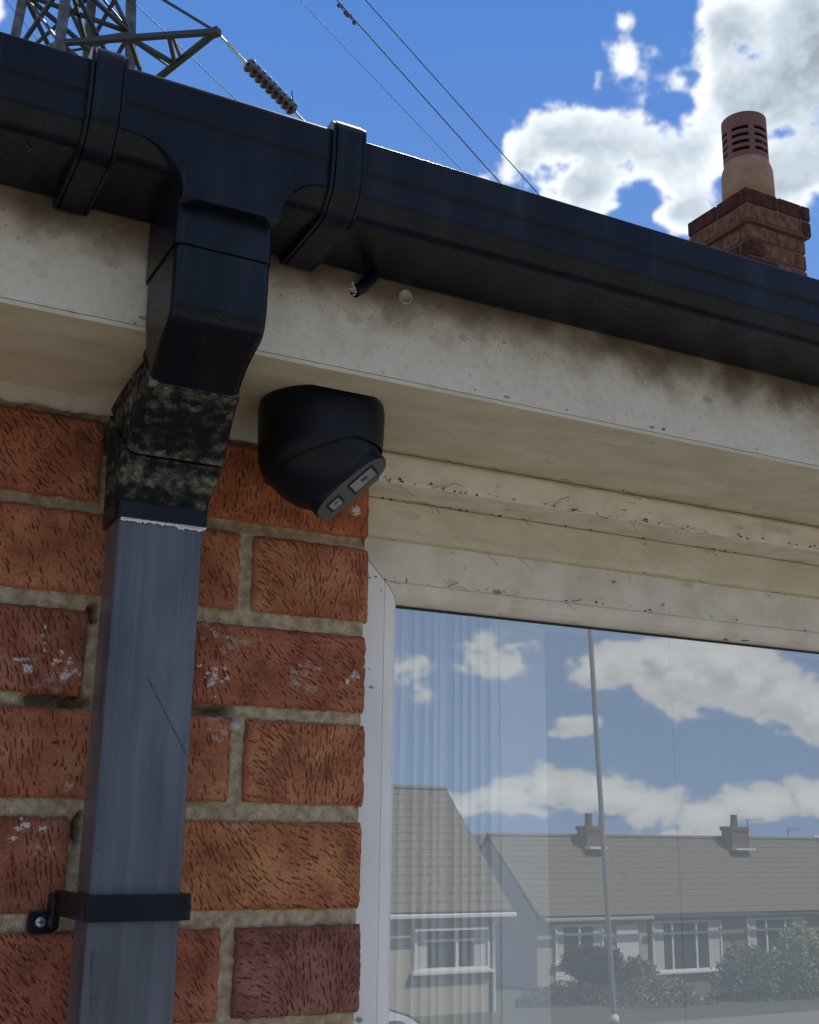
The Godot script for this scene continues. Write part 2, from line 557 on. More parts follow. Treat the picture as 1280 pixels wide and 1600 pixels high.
	bump(m, tex(seamless(512, 19, 0.22, 4)), 0.14)
	# glass and what is behind it
	m = mat("window_glass", L(0.94, 0.95, 0.93, 0.03), 0.0, 1.0)
	m.transparency = BaseMaterial3D.TRANSPARENCY_ALPHA
	m.metallic = 0.50
	m = mat("gasket", L(0.012, 0.012, 0.013), 0.6)
	m = mat("blind_cloth", L(0.90, 0.88, 0.82), 0.9)
	m.backlight_enabled = true
	m.backlight = Color(0.6, 0.58, 0.54)
	bump(m, fine, 0.01)
	tri_map(m, 6.0)
	m = mat("room_plaster", L(0.72, 0.70, 0.65), 0.9)
	m = mat("room_carpet", L(0.40, 0.36, 0.30), 1.0)
	# roofs, chimney, pots
	im = coloured(noise(512, 512, 111, 0.02, 5), 512, 512, ramp([[0.0, L(0.075, 0.068, 0.050)], [0.5, L(0.19, 0.175, 0.133)], [1.0, L(0.33, 0.305, 0.24)]]))
	m = mat("concrete_tile", L(1, 1, 1), 0.9, 0.3)
	m.albedo_texture = tex(im)
	tri_map(m, 0.9)
	im = coloured(noise(256, 256, 113, 0.03, 5), 256, 256, ramp([[0.0, L(0.085, 0.038, 0.022)], [0.5, L(0.19, 0.080, 0.045)], [1.0, L(0.28, 0.128, 0.075)]]))
	specks(im, 50, 1.0, 5.0, L(0.05, 0.035, 0.03, 0.6))
	specks(im, 24, 1.0, 4.0, L(0.36, 0.30, 0.24, 0.5))
	m = mat("chimney_brick", L(1, 1, 1), 0.9, 0.3)
	m.albedo_texture = tex(im)
	tri_map(m, 3.0)
	bump(m, fine, 0.3)
	m = mat("sooty_brick", L(0.42, 0.36, 0.34), 0.92, 0.3)
	m.albedo_texture = M.chimney_brick.albedo_texture
	tri_map(m, 2.3)
	bump(m, fine, 0.3)
	m = mat("chimney_mortar", L(0.15, 0.10, 0.07), 0.95)
	tri_map(m, 5.0)
	bump(m, fine, 0.2)
	im = coloured(noise(256, 256, 117, 0.02, 4), 256, 256, ramp([[0.0, L(0.26, 0.13, 0.060)], [0.5, L(0.34, 0.18, 0.088)], [1.0, L(0.40, 0.23, 0.125)]]))
	m = mat("terracotta", L(1, 1, 1), 0.75)
	m.albedo_texture = tex(im)
	tri_map(m, 2.5)
	m = mat("red_cowl", L(0.17, 0.058, 0.034), 0.6)
	m = mat("slot_shade", L(0.012, 0.010, 0.010), 0.95)  # flat black that paints the shade inside the cowl
	m = mat("moss", L(0.030, 0.027, 0.020), 1.0)
	# pylon
	im = coloured(noise(256, 256, 121, 0.02, 4), 256, 256, ramp([[0.0, L(0.055, 0.058, 0.055)], [0.5, L(0.11, 0.113, 0.107)], [1.0, L(0.21, 0.21, 0.20)]]))
	m = mat("galvanised", L(1, 1, 1), 0.6)
	m.albedo_texture = tex(im)
	m.metallic = 0.25
	tri_map(m, 0.7)
	m = mat("green_steel", L(0.040, 0.045, 0.040), 0.6)
	m = mat("cable", L(0.05, 0.055, 0.06), 0.6)
	m = mat("porcelain", L(0.035, 0.022, 0.016), 0.12, 0.7)
	m = mat("bright_metal", L(0.6, 0.6, 0.58), 0.35)
	m.metallic = 0.8
	# street
	im = coloured(noise(512, 512, 131, 0.02, 5), 512, 512, ramp([[0.0, L(0.33, 0.305, 0.24)], [0.5, L(0.43, 0.40, 0.32)], [1.0, L(0.50, 0.47, 0.385)]]))
	m = mat("paving", L(1, 1, 1), 0.9)
	m.albedo_texture = tex(im)
	tri_map(m, 0.35)
	m = mat("asphalt", L(0.075, 0.073, 0.070), 0.9)
	tri_map(m, 1.0)
	bump(m, fine, 0.5)
	m = mat("pavement_slab", L(0.26, 0.25, 0.23), 0.9)
	m = mat("grass", L(0.12, 0.125, 0.075), 1.0)
	im = coloured(noise(256, 256, 133, 0.03, 4), 256, 256, ramp([[0.0, L(0.36, 0.34, 0.30)], [1.0, L(0.48, 0.455, 0.41)]]))
	m = mat("grey_render", L(1, 1, 1), 0.95)
	m.albedo_texture = tex(im)
	tri_map(m, 0.4)
	m = mat("cream_render", L(0.50, 0.45, 0.34), 0.95)
	m = mat("brown_brick", L(0.30, 0.235, 0.18), 0.95)
	m = mat("far_chimney_brick", L(0.15, 0.105, 0.08), 0.95)
	m = mat("white_paint", L(0.78, 0.78, 0.76), 0.5)
	m = mat("far_glass", L(0.05, 0.055, 0.06), 0.06, 0.6)
	m = mat("net_curtain", L(0.6, 0.6, 0.58), 0.9)
	m = mat("post_steel", L(0.30, 0.31, 0.31), 0.5)
	m.metallic = 0.3
	m = mat("hedge_leaf", L(1, 1, 1), 0.8)
	m.vertex_color_use_as_albedo = true
	m.backlight_enabled = true
	m.backlight = Color(0.25, 0.3, 0.12)
	m = mat("twig", L(0.09, 0.07, 0.05), 0.9)
	m = mat("white_car_paint", L(0.78, 0.79, 0.80), 0.25)
	m.clearcoat_enabled = true
	m = mat("rubber", L(0.02, 0.02, 0.02), 0.8)
	m = mat("web", L(0.07, 0.062, 0.05), 0.9)
	m = mat("debris", L(0.05, 0.04, 0.03), 0.9)
	m = mat("screw_steel", L(0.42, 0.42, 0.42), 0.4)
	m.metallic = 0.7

# a drag-faced brick: 3 texels a millimetre, rows of short wire marks that fan across the face; spots: [x mm, y mm from the top left, radius, colour, stretch]
func brick_skin(wmm: float, hmm: float, sd: int, tone: Color, fan: Array, dense: float, spots: Array) -> StandardMaterial3D:
	var w := int(wmm * 3)
	var h := int(hmm * 3)
	rng.seed = sd
	var n1 := noise(w, h, sd, 0.008, 4)
	var n2 := noise(w, h, sd + 50, 0.09, 4)
	var g := ramp([[0.0, tone * L(0.58, 0.50, 0.50)], [0.35, tone * L(0.85, 0.80, 0.80)], [0.6, tone], [0.85, tone * L(1.15, 1.25, 1.2)], [1.0, tone * L(1.2, 1.45, 1.5)]])
	var im := coloured(n1, w, h, g)
	over(im, coloured(n2, w, h, ramp([[0.0, tone * L(0.35, 0.3, 0.3, 0.75)], [0.45, tone * L(0.7, 0.6, 0.6, 0.10)], [0.55, tone * L(1, 1, 1, 0.0)], [1.0, tone * L(1.35, 1.6, 1.7, 0.5)]])))
	var hb := PackedByteArray()
	hb.resize(w * h)
	for i in w * h:
		hb[i] = 150 + (n2[i] - 128) / 6 + (n1[i] - 128) / 9
	var cut := tone * L(0.36, 0.27, 0.27, 1.0)  # darker tint paints the groove shade that the bump cannot cast
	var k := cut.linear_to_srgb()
	var y := 4.0
	while y < h - 4:
		var x := 6.0
		while x < w - 5:
			var t := x / w
			var p := t * (fan.size() - 1)
			var i := mini(int(p), fan.size() - 2)
			var ang: float = deg_to_rad(lerpf(fan[i], fan[i + 1], p - i) + rng.randf_range(-9, 9))
			var keep := 0.55 + 0.45 * sin(t * 23.0 + sd) * sin(t * 9.0 + sd * 0.7)
			if rng.randf() < dense * (0.08 + 0.85 * keep):
				var ln := rng.randf_range(6.0, 24.0)
				var rad := rng.randf_range(0.5, 1.6)
				var depth := rng.randf_range(0.16, 0.62)
				var dirv := Vector2(-sin(ang), cos(ang))
				var c0 := Vector2(x + rng.randf_range(-2, 2), y + rng.randf_range(-4, 4))
				for s in int(ln * 1.4):
					var q := c0 + dirv * (s / 1.4)
					var taper := rad * (0.45 + 0.55 * sin(PI * (s / 1.4) / ln))
					for yy in range(int(q.y - 2), int(q.y + 4)):
						for xx in range(int(q.x - 2), int(q.x + 4)):
							if xx < 1 or yy < 1 or xx >= w - 1 or yy >= h - 1:
								continue
							var dd := Vector2(xx, yy).distance_to(q)
							if dd < taper + 0.8:
								var f := clampf(taper + 0.8 - dd, 0.0, 1.0)
								var o := yy * w + xx
								hb[o] = mini(hb[o], int(lerpf(hb[o], 150.0 - 190.0 * depth, f)))
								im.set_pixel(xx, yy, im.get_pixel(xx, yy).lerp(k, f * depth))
			x += 11.5 + 2.5 * sin(x * 0.11 + sd) + rng.randf_range(-1.0, 1.0)
		y += rng.randf_range(12.0, 16.0)
	specks(im, 26, 0.8, 2.4, L(0.55, 0.46, 0.36, 0.8))
	for s in spots:
		var n: int = s[5] if s.size() > 5 else 1
		for q in n:
			var dx := 0.0 if n == 1 else rng.randfn(0.0, s[2] * 3.2)
			var dy := 0.0 if n == 1 else rng.randfn(0.0, s[2] * 2.6)
			blot(im, (s[0] + dx) * 3.0, (s[1] + dy) * 3.0, s[2] * 3.0 * rng.randf_range(0.35, 1.0), s[3], s[4] * rng.randf_range(0.7, 1.3), rng.randf_range(0.7, 1.4), 0.9)
	var m := StandardMaterial3D.new()
	m.resource_name = "drag_faced_brick"
	m.albedo_texture = tex(im)
	m.roughness = 0.9
	m.metallic_specular = 0.25
	bump(m, grey(hb, w, h), 0.22)
	return m

# ---------------------------------------------------------------- the bungalow: wall of bricks, eaves, window, room
var home: Node3D

func brick_mesh(w: float, h: float, sd: int) -> ArrayMesh:  # centred on its face; rounded, chipped edges
	var st := begin(0)
	rng.seed = sd
	var nx := int(w / 0.0032)
	var ny := int(h / 0.0032)
	var f := FastNoiseLite.new()
	f.seed = sd
	f.frequency = 60.0
	var p := []
	for j in ny + 1:
		var row := []
		for i in nx + 1:
			var u := float(i) / nx
			var v := float(j) / ny
			var x := (u - 0.5) * w
			var y := (0.5 - v) * h
			var ex := minf(u, 1 - u) * w
			var ey := minf(v, 1 - v) * h
			var e := minf(ex, ey)
			var z := 0.0006 * f.get_noise_2d(x, y)
			z -= 0.0024 * pow(clampf(1.0 - e / 0.0030, 0.0, 1.0), 2.0) + 0.0030 * pow(clampf(1.0 - Vector2(ex, ey).length() / 0.005, 0.0, 1.0), 1.5)
			if i == 0 or i == nx:
				x += 0.0009 * f.get_noise_2d(x * 0.9, y * 1.2) + 0.00028 * rng.randfn()
			if j == 0 or j == ny:
				y += 0.0009 * f.get_noise_2d(x * 0.8 + 5.0, y * 1.0) + 0.00028 * rng.randfn()
			row.append([Vector3(x, y, z), Vector2(u, v)])
		p.append(row)
	for j in ny:
		for i in nx:
			for q in [p[j][i], p[j][i + 1], p[j + 1][i + 1], p[j][i], p[j + 1][i + 1], p[j + 1][i]]:
				st.set_uv(q[1])
				st.add_vertex(q[0])
	var rim := []
	for i in nx:
		rim.append(p[0][i])
	for j in ny:
		rim.append(p[j][nx])
	for i in nx:
		rim.append(p[ny][nx - i])
	for j in ny:
		rim.append(p[ny - j][0])
	for i in rim.size():
		var a = rim[i]
		var b = rim[(i + 1) % rim.size()]
		var A := Vector3(a[0].x, a[0].y, -0.03)
		var B := Vector3(b[0].x, b[0].y, -0.03)
		for q in [[a[0], a[1]], [A, a[1]], [B, b[1]], [a[0], a[1]], [B, b[1]], [b[0], b[1]]]:
			st.set_uv(q[1])
			st.add_vertex(q[0])
	st.generate_normals()
	st.index()
	return st.commit()

func bungalow() -> void:
	home = thing("bungalow", "red brick bungalow with cream fascia, soffit and white framed window under the gutter", "house", Vector3(0.8, -2.25, -2.0))
	# mortar bed with worn, sandy joints and three places where it has fallen out
	var f := FastNoiseLite.new()
	f.seed = 77
	f.frequency = 90.0
	var st := begin(0)
	var nx := 150
	var ny := 170
	var x0 := -0.62
	var y0 := -0.70
	var holes := [[-0.2463, -0.1535, 0.020, 0.0065], [-0.2275, -0.155, 0.010, 0.006], [-0.1310, -0.1545, 0.018, 0.006], [-0.2215, -0.088, 0.004, 0.008], [-0.2215, -0.243, 0.004, 0.010], [-0.2205, 0.050, 0.005, 0.012]]
	var grid := []
	for j in ny + 1:
		var row := []
		for i in nx + 1:
			var x := lerpf(x0, -0.0025, float(i) / nx)
			var y := lerpf(y0, 0.0695, float(j) / ny)
			var z := -0.0046 + 0.0016 * f.get_noise_2d(x, y) + 0.0010 * f.get_noise_2d(x * 3.0 + 9.0, y * 3.0)
			if y > -0.01:
				z -= 0.004
			for o in holes:
				var q := Vector2((x - o[0]) / o[2], (y - o[1]) / o[3]).length() + 0.25 * f.get_noise_2d(x * 2.0, y * 2.0)
				z -= 0.022 * smoothstep(1.15, 0.75, q)
			row.append(Vector3(x, y, z))
		grid.append(row)
	for j in ny:
		for i in nx:
			quad(st, grid[j][i], grid[j][i + 1], grid[j + 1][i + 1], grid[j + 1][i])
	st.set_smooth_group(-1)
	quad(st, Vector3(-0.0025, y0, -0.0046), Vector3(-0.0025, y0, -0.10), Vector3(-0.0025, 0.0695, -0.10), Vector3(-0.0025, 0.0695, -0.0046))
	var wall := part(st, "wall", M.mortar, home)
	st = begin()
	box(st, Vector3(-2.2, -2.5, -0.24), Vector3(-0.624, 0.075, -0.005))
	box(st, Vector3(-0.624, -2.5, -0.24), Vector3(-0.004, 0.075, -0.03))
	box(st, Vector3(-0.624, -2.5, -0.03), Vector3(-0.004, -0.702, -0.005))
	box(st, Vector3(1.784, -2.5, -0.24), Vector3(4.2, 0.075, -0.005))
	box(st, Vector3(-0.004, -2.5, -0.24), Vector3(1.784, -1.27, -0.005))
	box(st, Vector3(-2.2, -2.5, -5.6), Vector3(-2.0, 0.2, -0.24))
	box(st, Vector3(4.0, -2.5, -5.6), Vector3(4.2, 0.2, -0.24))
	box(st, Vector3(-2.2, -2.5, -5.8), Vector3(-0.6, 0.2, -5.602))
	box(st, Vector3(2.6, -2.5, -5.8), Vector3(4.2, 0.2, -5.602))
	box(st, Vector3(-0.598, -0.06, -5.8), Vector3(2.598, 0.2, -5.602))  # the gap below is added in the unseen rear wall to light the room
	part(st, "wall_core", M.mortar, home)
	# bricks: rows A to J downwards; every one near the pipe has a face of its own
	var white := L(0.62, 0.60, 0.57, 0.9)
	var cream := L(0.42, 0.36, 0.27, 0.7)
	var black := L(0.02, 0.018, 0.015, 0.85)
	var tone := [L(0.40, 0.135, 0.058), L(0.40, 0.150, 0.075), L(0.36, 0.125, 0.068), L(0.42, 0.160, 0.078), L(0.335, 0.125, 0.072), L(0.44, 0.175, 0.078)]
	# row, left, right, face: [tone, fan, density, spots]
	var tops := [0.0588, -0.0143, -0.0879, -0.1596, -0.2354, -0.3112, -0.3865, -0.4615, -0.5365, -0.6115]
	var bots := [-0.0035, -0.0757, -0.1496, -0.2222, -0.2991, -0.3739, -0.449, -0.524, -0.599, -0.674]
	var own := {
		"0_0": [tone[0], [4, -6, 3, -4], 1.3, [[209, 36, 3.0, white, 1.0, 5], [20, 60, 2.5, black, 2.0, 6]]],
		"0_1": [tone[2], [8, 4, -20, -50, -38], 1.25, [[185, 6, 5.0, L(0.06, 0.05, 0.035, 0.45), 1.6, 12], [212, 60, 1.2, cream, 1.0, 4]]],
		"1_0": [tone[3], [-58, -38, 0, 18, -20], 1.25, []],
		"1_1": [tone[1], [-35, -20, -40, -30], 0.7, [[140, 22, 1.6, cream, 1.0, 3]]],
		"2_0": [tone[2], [0, 4, -34, -62, -50], 1.0, [[84, 43, 2.2, white, 1.2, 14], [92, 7, 3.0, cream, 1.4, 10], [158, 28, 3.2, cream, 1.2, 8], [210, 29, 2.6, white, 0.9, 6]]],
		"2_1": [tone[4], [0, 0, -20, -30], 1.1, [[201, 42, 2.0, white, 1.3, 11], [172, 45, 1.6, white, 1.8, 6], [186, 24, 1.7, white, 0.7, 4], [195, 54, 3.2, L(0.3, 0.28, 0.24, 0.7), 1.5, 10]]],
		"3_0": [tone[3], [-66, -50, 6, -8, 32], 1.25, []],
		"3_1": [tone[1], [-30, -10, 10, -25], 0.9, [[200, 8, 2.6, cream, 1.4, 6], [84, 24, 1.5, black, 1.0], [88, 38, 1.2, black, 1.3, 5], [198, 54, 1.6, cream, 1.2, 4], [96, 54, 2.4, L(0.5, 0.38, 0.24, 0.8), 1.3]]],
		"4_0": [tone[5], [-26, -8, -40, -70, -48], 1.15, [[112, 6, 2.6, L(0.5, 0.33, 0.22, 0.5), 1.1, 6]]],
		"4_1": [tone[4], [-10, -4, -8, -14], 0.9, [[180, 8, 2.6, white, 1.5, 7], [196, 22, 1.2, cream, 1.2, 7]]],
		"5_0": [L(0.27, 0.115, 0.082), [-78, -66, 2, -12, 36], 1.25, [[12, 8, 4.0, L(0.30, 0.07, 0.04, 0.5), 1.6, 5], [30, 20, 1.5, white, 0.8, 2]]],
		"5_1": [tone[2], [-40, -48, -30, -40], 1.0, []],
	}
	var plain := []
	for i in 4:
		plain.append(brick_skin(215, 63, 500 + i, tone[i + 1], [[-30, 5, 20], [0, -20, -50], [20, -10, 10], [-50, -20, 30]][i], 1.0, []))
	var forms := []
	for i in 5:
		forms.append(brick_mesh(0.215, 0.0625, 40 + i))
	var halves := [brick_mesh(0.1015, 0.0625, 60), brick_mesh(0.1015, 0.0625, 61), brick_mesh(0.1015, 0.0625, 62)]
	for r in tops.size():
		var x := 0.0
		var c := 0
		while x > -0.85:
			var long: float = 0.1015 if (r % 2 == 1 and c == 0) else 0.215
			var b := MeshInstance3D.new()
			b.mesh = halves[(r / 2) % 3] if long < 0.2 else forms[(r * 3 + c) % 5]
			b.name = "brick" if wall.get_child_count() == 0 else "brick_%03d" % wall.get_child_count()
			var key := "%d_%d" % [r, c]
			if own.has(key):
				var o: Array = own[key]
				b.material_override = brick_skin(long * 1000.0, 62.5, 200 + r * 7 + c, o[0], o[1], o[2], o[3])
			else:
				b.material_override = plain[(r + c * 2) % 4]
			wall.add_child(b, true)
			rng.seed = r * 31 + c
			var hgt: float = tops[r] - bots[r]
			b.position = Vector3(x - long / 2 + (0.0008 if r % 2 else 0.0), (tops[r] + bots[r]) / 2, rng.randf_range(-0.0012, 0.0012)) - ORG
			b.scale = Vector3(1, hgt / 0.0625, 1)
			b.rotation.z = deg_to_rad(rng.randf_range(-0.35, 0.35))
			x -= long + 0.0118
			c += 1
	# eaves: soffit, fascia with its return, ragged old filler along the brick
	UVS = Vector2(1.0, 1.0 / 0.26)
	st = begin()
	box(st, Vector3(-2.2, 0.0705, -0.24), Vector3(4.2, 0.079, 0.150))
	part(st, "soffit_board", M.soffit_paint, home)
	st = begin()
	UVS = Vector2(1.0, 1.0 / 0.26)
	box(st, Vector3(-2.2, 0.0655, 0.134), Vector3(4.2, 0.0686, 0.1660))
	part(st, "fascia_return", M.soffit_paint, home)
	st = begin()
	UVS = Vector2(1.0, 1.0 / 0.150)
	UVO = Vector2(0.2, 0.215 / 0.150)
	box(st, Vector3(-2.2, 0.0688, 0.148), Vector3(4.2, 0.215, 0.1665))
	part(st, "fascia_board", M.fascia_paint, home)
	UVO = Vector2.ZERO
	UVS = Vector2.ONE
	rng.seed = 5
	st = begin(0)
	f.frequency = 45.0
	var n := 150
	for i in n:
		var q := []
		for k in 2:
			var x := lerpf(-0.75, -0.098, float(i + k) / n)
			var drop := 0.0075 + 0.0032 * f.get_noise_1d(x) + 0.0022 * f.get_noise_1d(x * 3.1 + 4.0)
			if x > -0.168:
				drop += 0.001
			var lip := 0.0045 + 0.003 * f.get_noise_1d(x * 2.0 + 8.0)
			q.append([Vector3(x, 0.0704, 0.016 + 0.003 * f.get_noise_1d(x * 2.2)), Vector3(x, 0.0704 - drop * 0.55, 0.003 + lip), Vector3(x, 0.0704 - drop, 0.001 + lip * 0.7), Vector3(x, 0.0704 - drop * 0.9, -0.004)])
		for k in 3:
			quad(st, q[0][k + 1], q[1][k + 1], q[1][k], q[0][k])
	part(st, "paint_filler", M.caulk, home)
	# roof: slab, stepped tile courses up to the ridge
	st = begin()
	var pitch := deg_to_rad(27.0)
	var tl := 0.33
	for i in 11:
		var up := (i + 0.5) * tl
		for back in 2:
			var zz: float = 0.200 - up * cos(pitch) if back == 0 else -6.10 + up * cos(pitch)
			var turn: float = pitch - 0.03 if back == 0 else 0.03 - pitch
			hexa(st, Transform3D(Basis(Vector3.RIGHT, turn), Vector3(1.0, 0.192 + up * sin(pitch), zz)), Vector3(3.5, 0.011, tl * 0.55), 0.003)
	part(st, "roof", M.concrete_tile, home)
	st = begin(0)
	var g := FastNoiseLite.new()
	g.seed = 3
	g.frequency = 22.0
	rng.seed = 44
	st.set_smooth_group(-1)
	for k in 1400:
		var d := Vector3(rng.randfn(), absf(rng.randfn()) - 0.25, rng.randfn()).normalized()
		var p := Vector3(-0.385, 0.262, 0.10) + d * Vector3(0.050, 0.036, 0.03) * (pow(rng.randf(), 0.3) * (1.0 + 0.35 * g.get_noise_3dv(d * 0.09)))
		var bs := Basis.from_euler(Vector3(rng.randf(), rng.randf(), rng.randf()) * TAU)
		var z := rng.randf_range(0.0015, 0.0034)
		tri(st, p + bs.x * z, p + bs.y * z, p - bs.x * z)
		tri(st, p + bs.x * z, p - bs.x * z, p - bs.y * z)
	part(st, "moss_lump", M.moss, home, "lump of moss and old mortar on the roof edge")

func mitred(st: SurfaceTool, prof: Array, x0: float, x1: float, y0: float, y1: float, sides: Array) -> void:  # a picture-frame moulding; prof: (distance inward, z)
	for s in sides:
		for i in prof.size() - 1:
			var a: Vector2 = prof[i]
			var b: Vector2 = prof[i + 1]
			var g := 0.0004
			if s == 0:    # head
				quad(st, Vector3(x0 + a.x + g, y1 - a.x, a.y), Vector3(x0 + b.x + g, y1 - b.x, b.y), Vector3(x1 - b.x, y1 - b.x, b.y), Vector3(x1 - a.x, y1 - a.x, a.y))
			elif s == 1:  # left jamb
				quad(st, Vector3(x0 + a.x, y0 + a.x, a.y), Vector3(x0 + b.x, y0 + b.x, b.y), Vector3(x0 + b.x, y1 - b.x - g, b.y), Vector3(x0 + a.x, y1 - a.x - g, a.y))
			elif s == 2:  # right jamb
				quad(st, Vector3(x1 - b.x, y0 + b.x, b.y), Vector3(x1 - a.x, y0 + a.x, a.y), Vector3(x1 - a.x, y1 - a.x, a.y), Vector3(x1 - b.x, y1 - b.x, b.y))
			else:         # sill rail
				quad(st, Vector3(x0 + a.x, y0 + a.x, a.y), Vector3(x1 - a.x, y0 + a.x, a.y), Vector3(x1 - b.x, y0 + b.x, b.y), Vector3(x0 + b.x, y0 + b.x, b.y))

func window_parts() -> void:
	ORG = Vector3(0.8, -2.25, -2.0)
	# trim over the head: one bead close under the soffit, one board set back
	UVS = Vector2(1.0, 1.0 / 0.31)
	var st := begin()
	along_x(st, rounded([Vector2(-0.055, 0.0428), Vector2(0.0125, 0.0428), Vector2(0.0155, 0.0660), Vector2(0.011, 0.0703), Vector2(-0.055, 0.0703)], 0.0022, 3), 0.0015, 1.78)
	part(st, "head_trim", M.grimy_white_plastic, home)
	st = begin()
	UVO = Vector2(0.37, 0.4)
	along_x(st, rounded([Vector2(-0.080, 0.0080), Vector2(-0.037, 0.0080), Vector2(-0.034, 0.0110), Vector2(-0.034, 0.0426), Vector2(-0.080, 0.0426)], 0.002, 3), 0.0005, 1.78)
	part(st, "head_board", M.soffit_paint, home)
	# frame: outer face, a fine groove, the rolled bead down to the glass
	var prof := [Vector2(-0.006, -0.075), Vector2(-0.006, -0.0445), Vector2(0.0, -0.0445), Vector2(0.0362, -0.0445), Vector2(0.0365, -0.0460), Vector2(0.0371, -0.0460), Vector2(0.0374, -0.0450), Vector2(0.0425, -0.0458), Vector2(0.0475, -0.0482), Vector2(0.0515, -0.0520), Vector2(0.0535, -0.0560), Vector2(0.0540, -0.0625)]
	var X0 := 0.0005
	var X1 := 1.779
	var Y0 := -1.262
	var Y1 := 0.0076
	var win := Node3D.new()
	win.name = "window"
	home.add_child(win)
	win.position = Vector3(0.9, -0.6, -0.05) - ORG
	ORG = Vector3(0.9, -0.6, -0.05)
	UVO = Vector2(0.11, 0.2)
	UVS = Vector2(0.9, 1.6)
	for s in 4:
		st = begin()
		mitred(st, prof, X0, X1, Y0, Y1, [s])
		part(st, ["frame_head", "frame_jamb", "frame_jamb", "frame_sill"][s], M.grimy_white_plastic if s == 0 else M.white_plastic, win)
		UVO += Vector2(0.3, 0.17)
	st = begin()
	mitred(st, [Vector2(0.0541, -0.0612), Vector2(0.0562, -0.0612), Vector2(0.0562, -0.0640)], X0, X1, Y0, Y1, [0, 1, 2, 3])
	part(st, "glazing_gasket", M.gasket, win)
	st = begin()
	var zg := -0.0622
	quad(st, Vector3(X0 + 0.05, Y0 + 0.05, zg), Vector3(X1 - 0.05, Y0 + 0.05, zg), Vector3(X1 - 0.05, Y1 - 0.05, zg), Vector3(X0 + 0.05, Y1 - 0.05, zg))
	part(st, "glass_pane", M.window_glass, win)
	UVS = Vector2.ONE
	UVO = Vector2.ZERO
	# the room behind: a box with an unseen rear opening added to brighten it
	ORG = Vector3(0.8, -2.25, -2.0)
	st = begin()
	box(st, Vector3(-0.004, 0.0, -0.24), Vector3(1.784, 0.0703, -0.0855))
	part(st, "lintel", M.room_plaster, home)
	st = begin()
	box(st, Vector3(-1.2, -2.2, -5.6), Vector3(-1.1, 0.062, -0.241))
	part(st, "room_wall", M.room_plaster, home)
	st = begin()
	box(st, Vector3(2.9, -2.2, -5.6), Vector3(3.0, 0.062, -0.241))
	part(st, "room_wall", M.room_plaster, home)
	st = begin()
	box(st, Vector3(-1.99, 0.064, -5.6), Vector3(3.99, 0.0695, -0.242))
	part(st, "ceiling", M.room_plaster, home)
	st = begin()
	box(st, Vector3(-1.99, -2.24, -5.6), Vector3(3.99, -2.202, -0.242))
	part(st, "room_floor", M.room_carpet, home)
	# vertical blind drawn to the left, its slats turned almost edge on, the last one flat
	var t := thing("vertical_blind", "pale vertical blind drawn to the left edge of the window, slats bunched", "blind", Vector3(0.4, -0.03, -0.15))
	st = begin()
	box(st, Vector3(0.06, -0.034, -0.168), Vector3(1.72, -0.006, -0.130), 0.003)
	part(st, "head_rail", M.white_plastic, t)
	rng.seed = 3
	for i in 12:
		var last := i == 11
		var xc := 0.106 + i * 0.0110
		var ang := deg_to_rad(52.0 + rng.randf_range(-5, 5)) if not last else deg_to_rad(14.0)
		if last:
			xc = 0.250
		st = begin(0)
		var hw := 0.030 if not last else 0.0335
		var sway := rng.randf_range(-0.002, 0.002)
		for k in 8:
			for j in 10:
				var q := []
				for c in [[0, 0], [1, 0], [1, 1], [0, 1]]:
					var u: float = -1.0 + 2.0 * (k + c[0]) / 8.0
					var y: float = -1.18 + 1.145 * (j + c[1]) / 10.0
					var bow: float = 0.0048 * (1.0 - u * u)
					var along := Vector3(cos(ang), 0, -sin(ang))
					var out := Vector3(sin(ang), 0, cos(ang))
					q.append(Vector3(xc + sway * (y + 0.5), y, -0.150) + along * u * hw + out * bow)
				quad(st, q[0], q[1], q[2], q[3])
		part(st, "slat", M.blind_cloth, t)
	st = begin()
	tube(st, [Vector3(0.43, -0.03, -0.135), Vector3(0.4305, -0.4, -0.135), Vector3(0.431, -0.95, -0.135)], 0.0011, 5)
	part(st, "pull_cord", M.dark_seam, t)

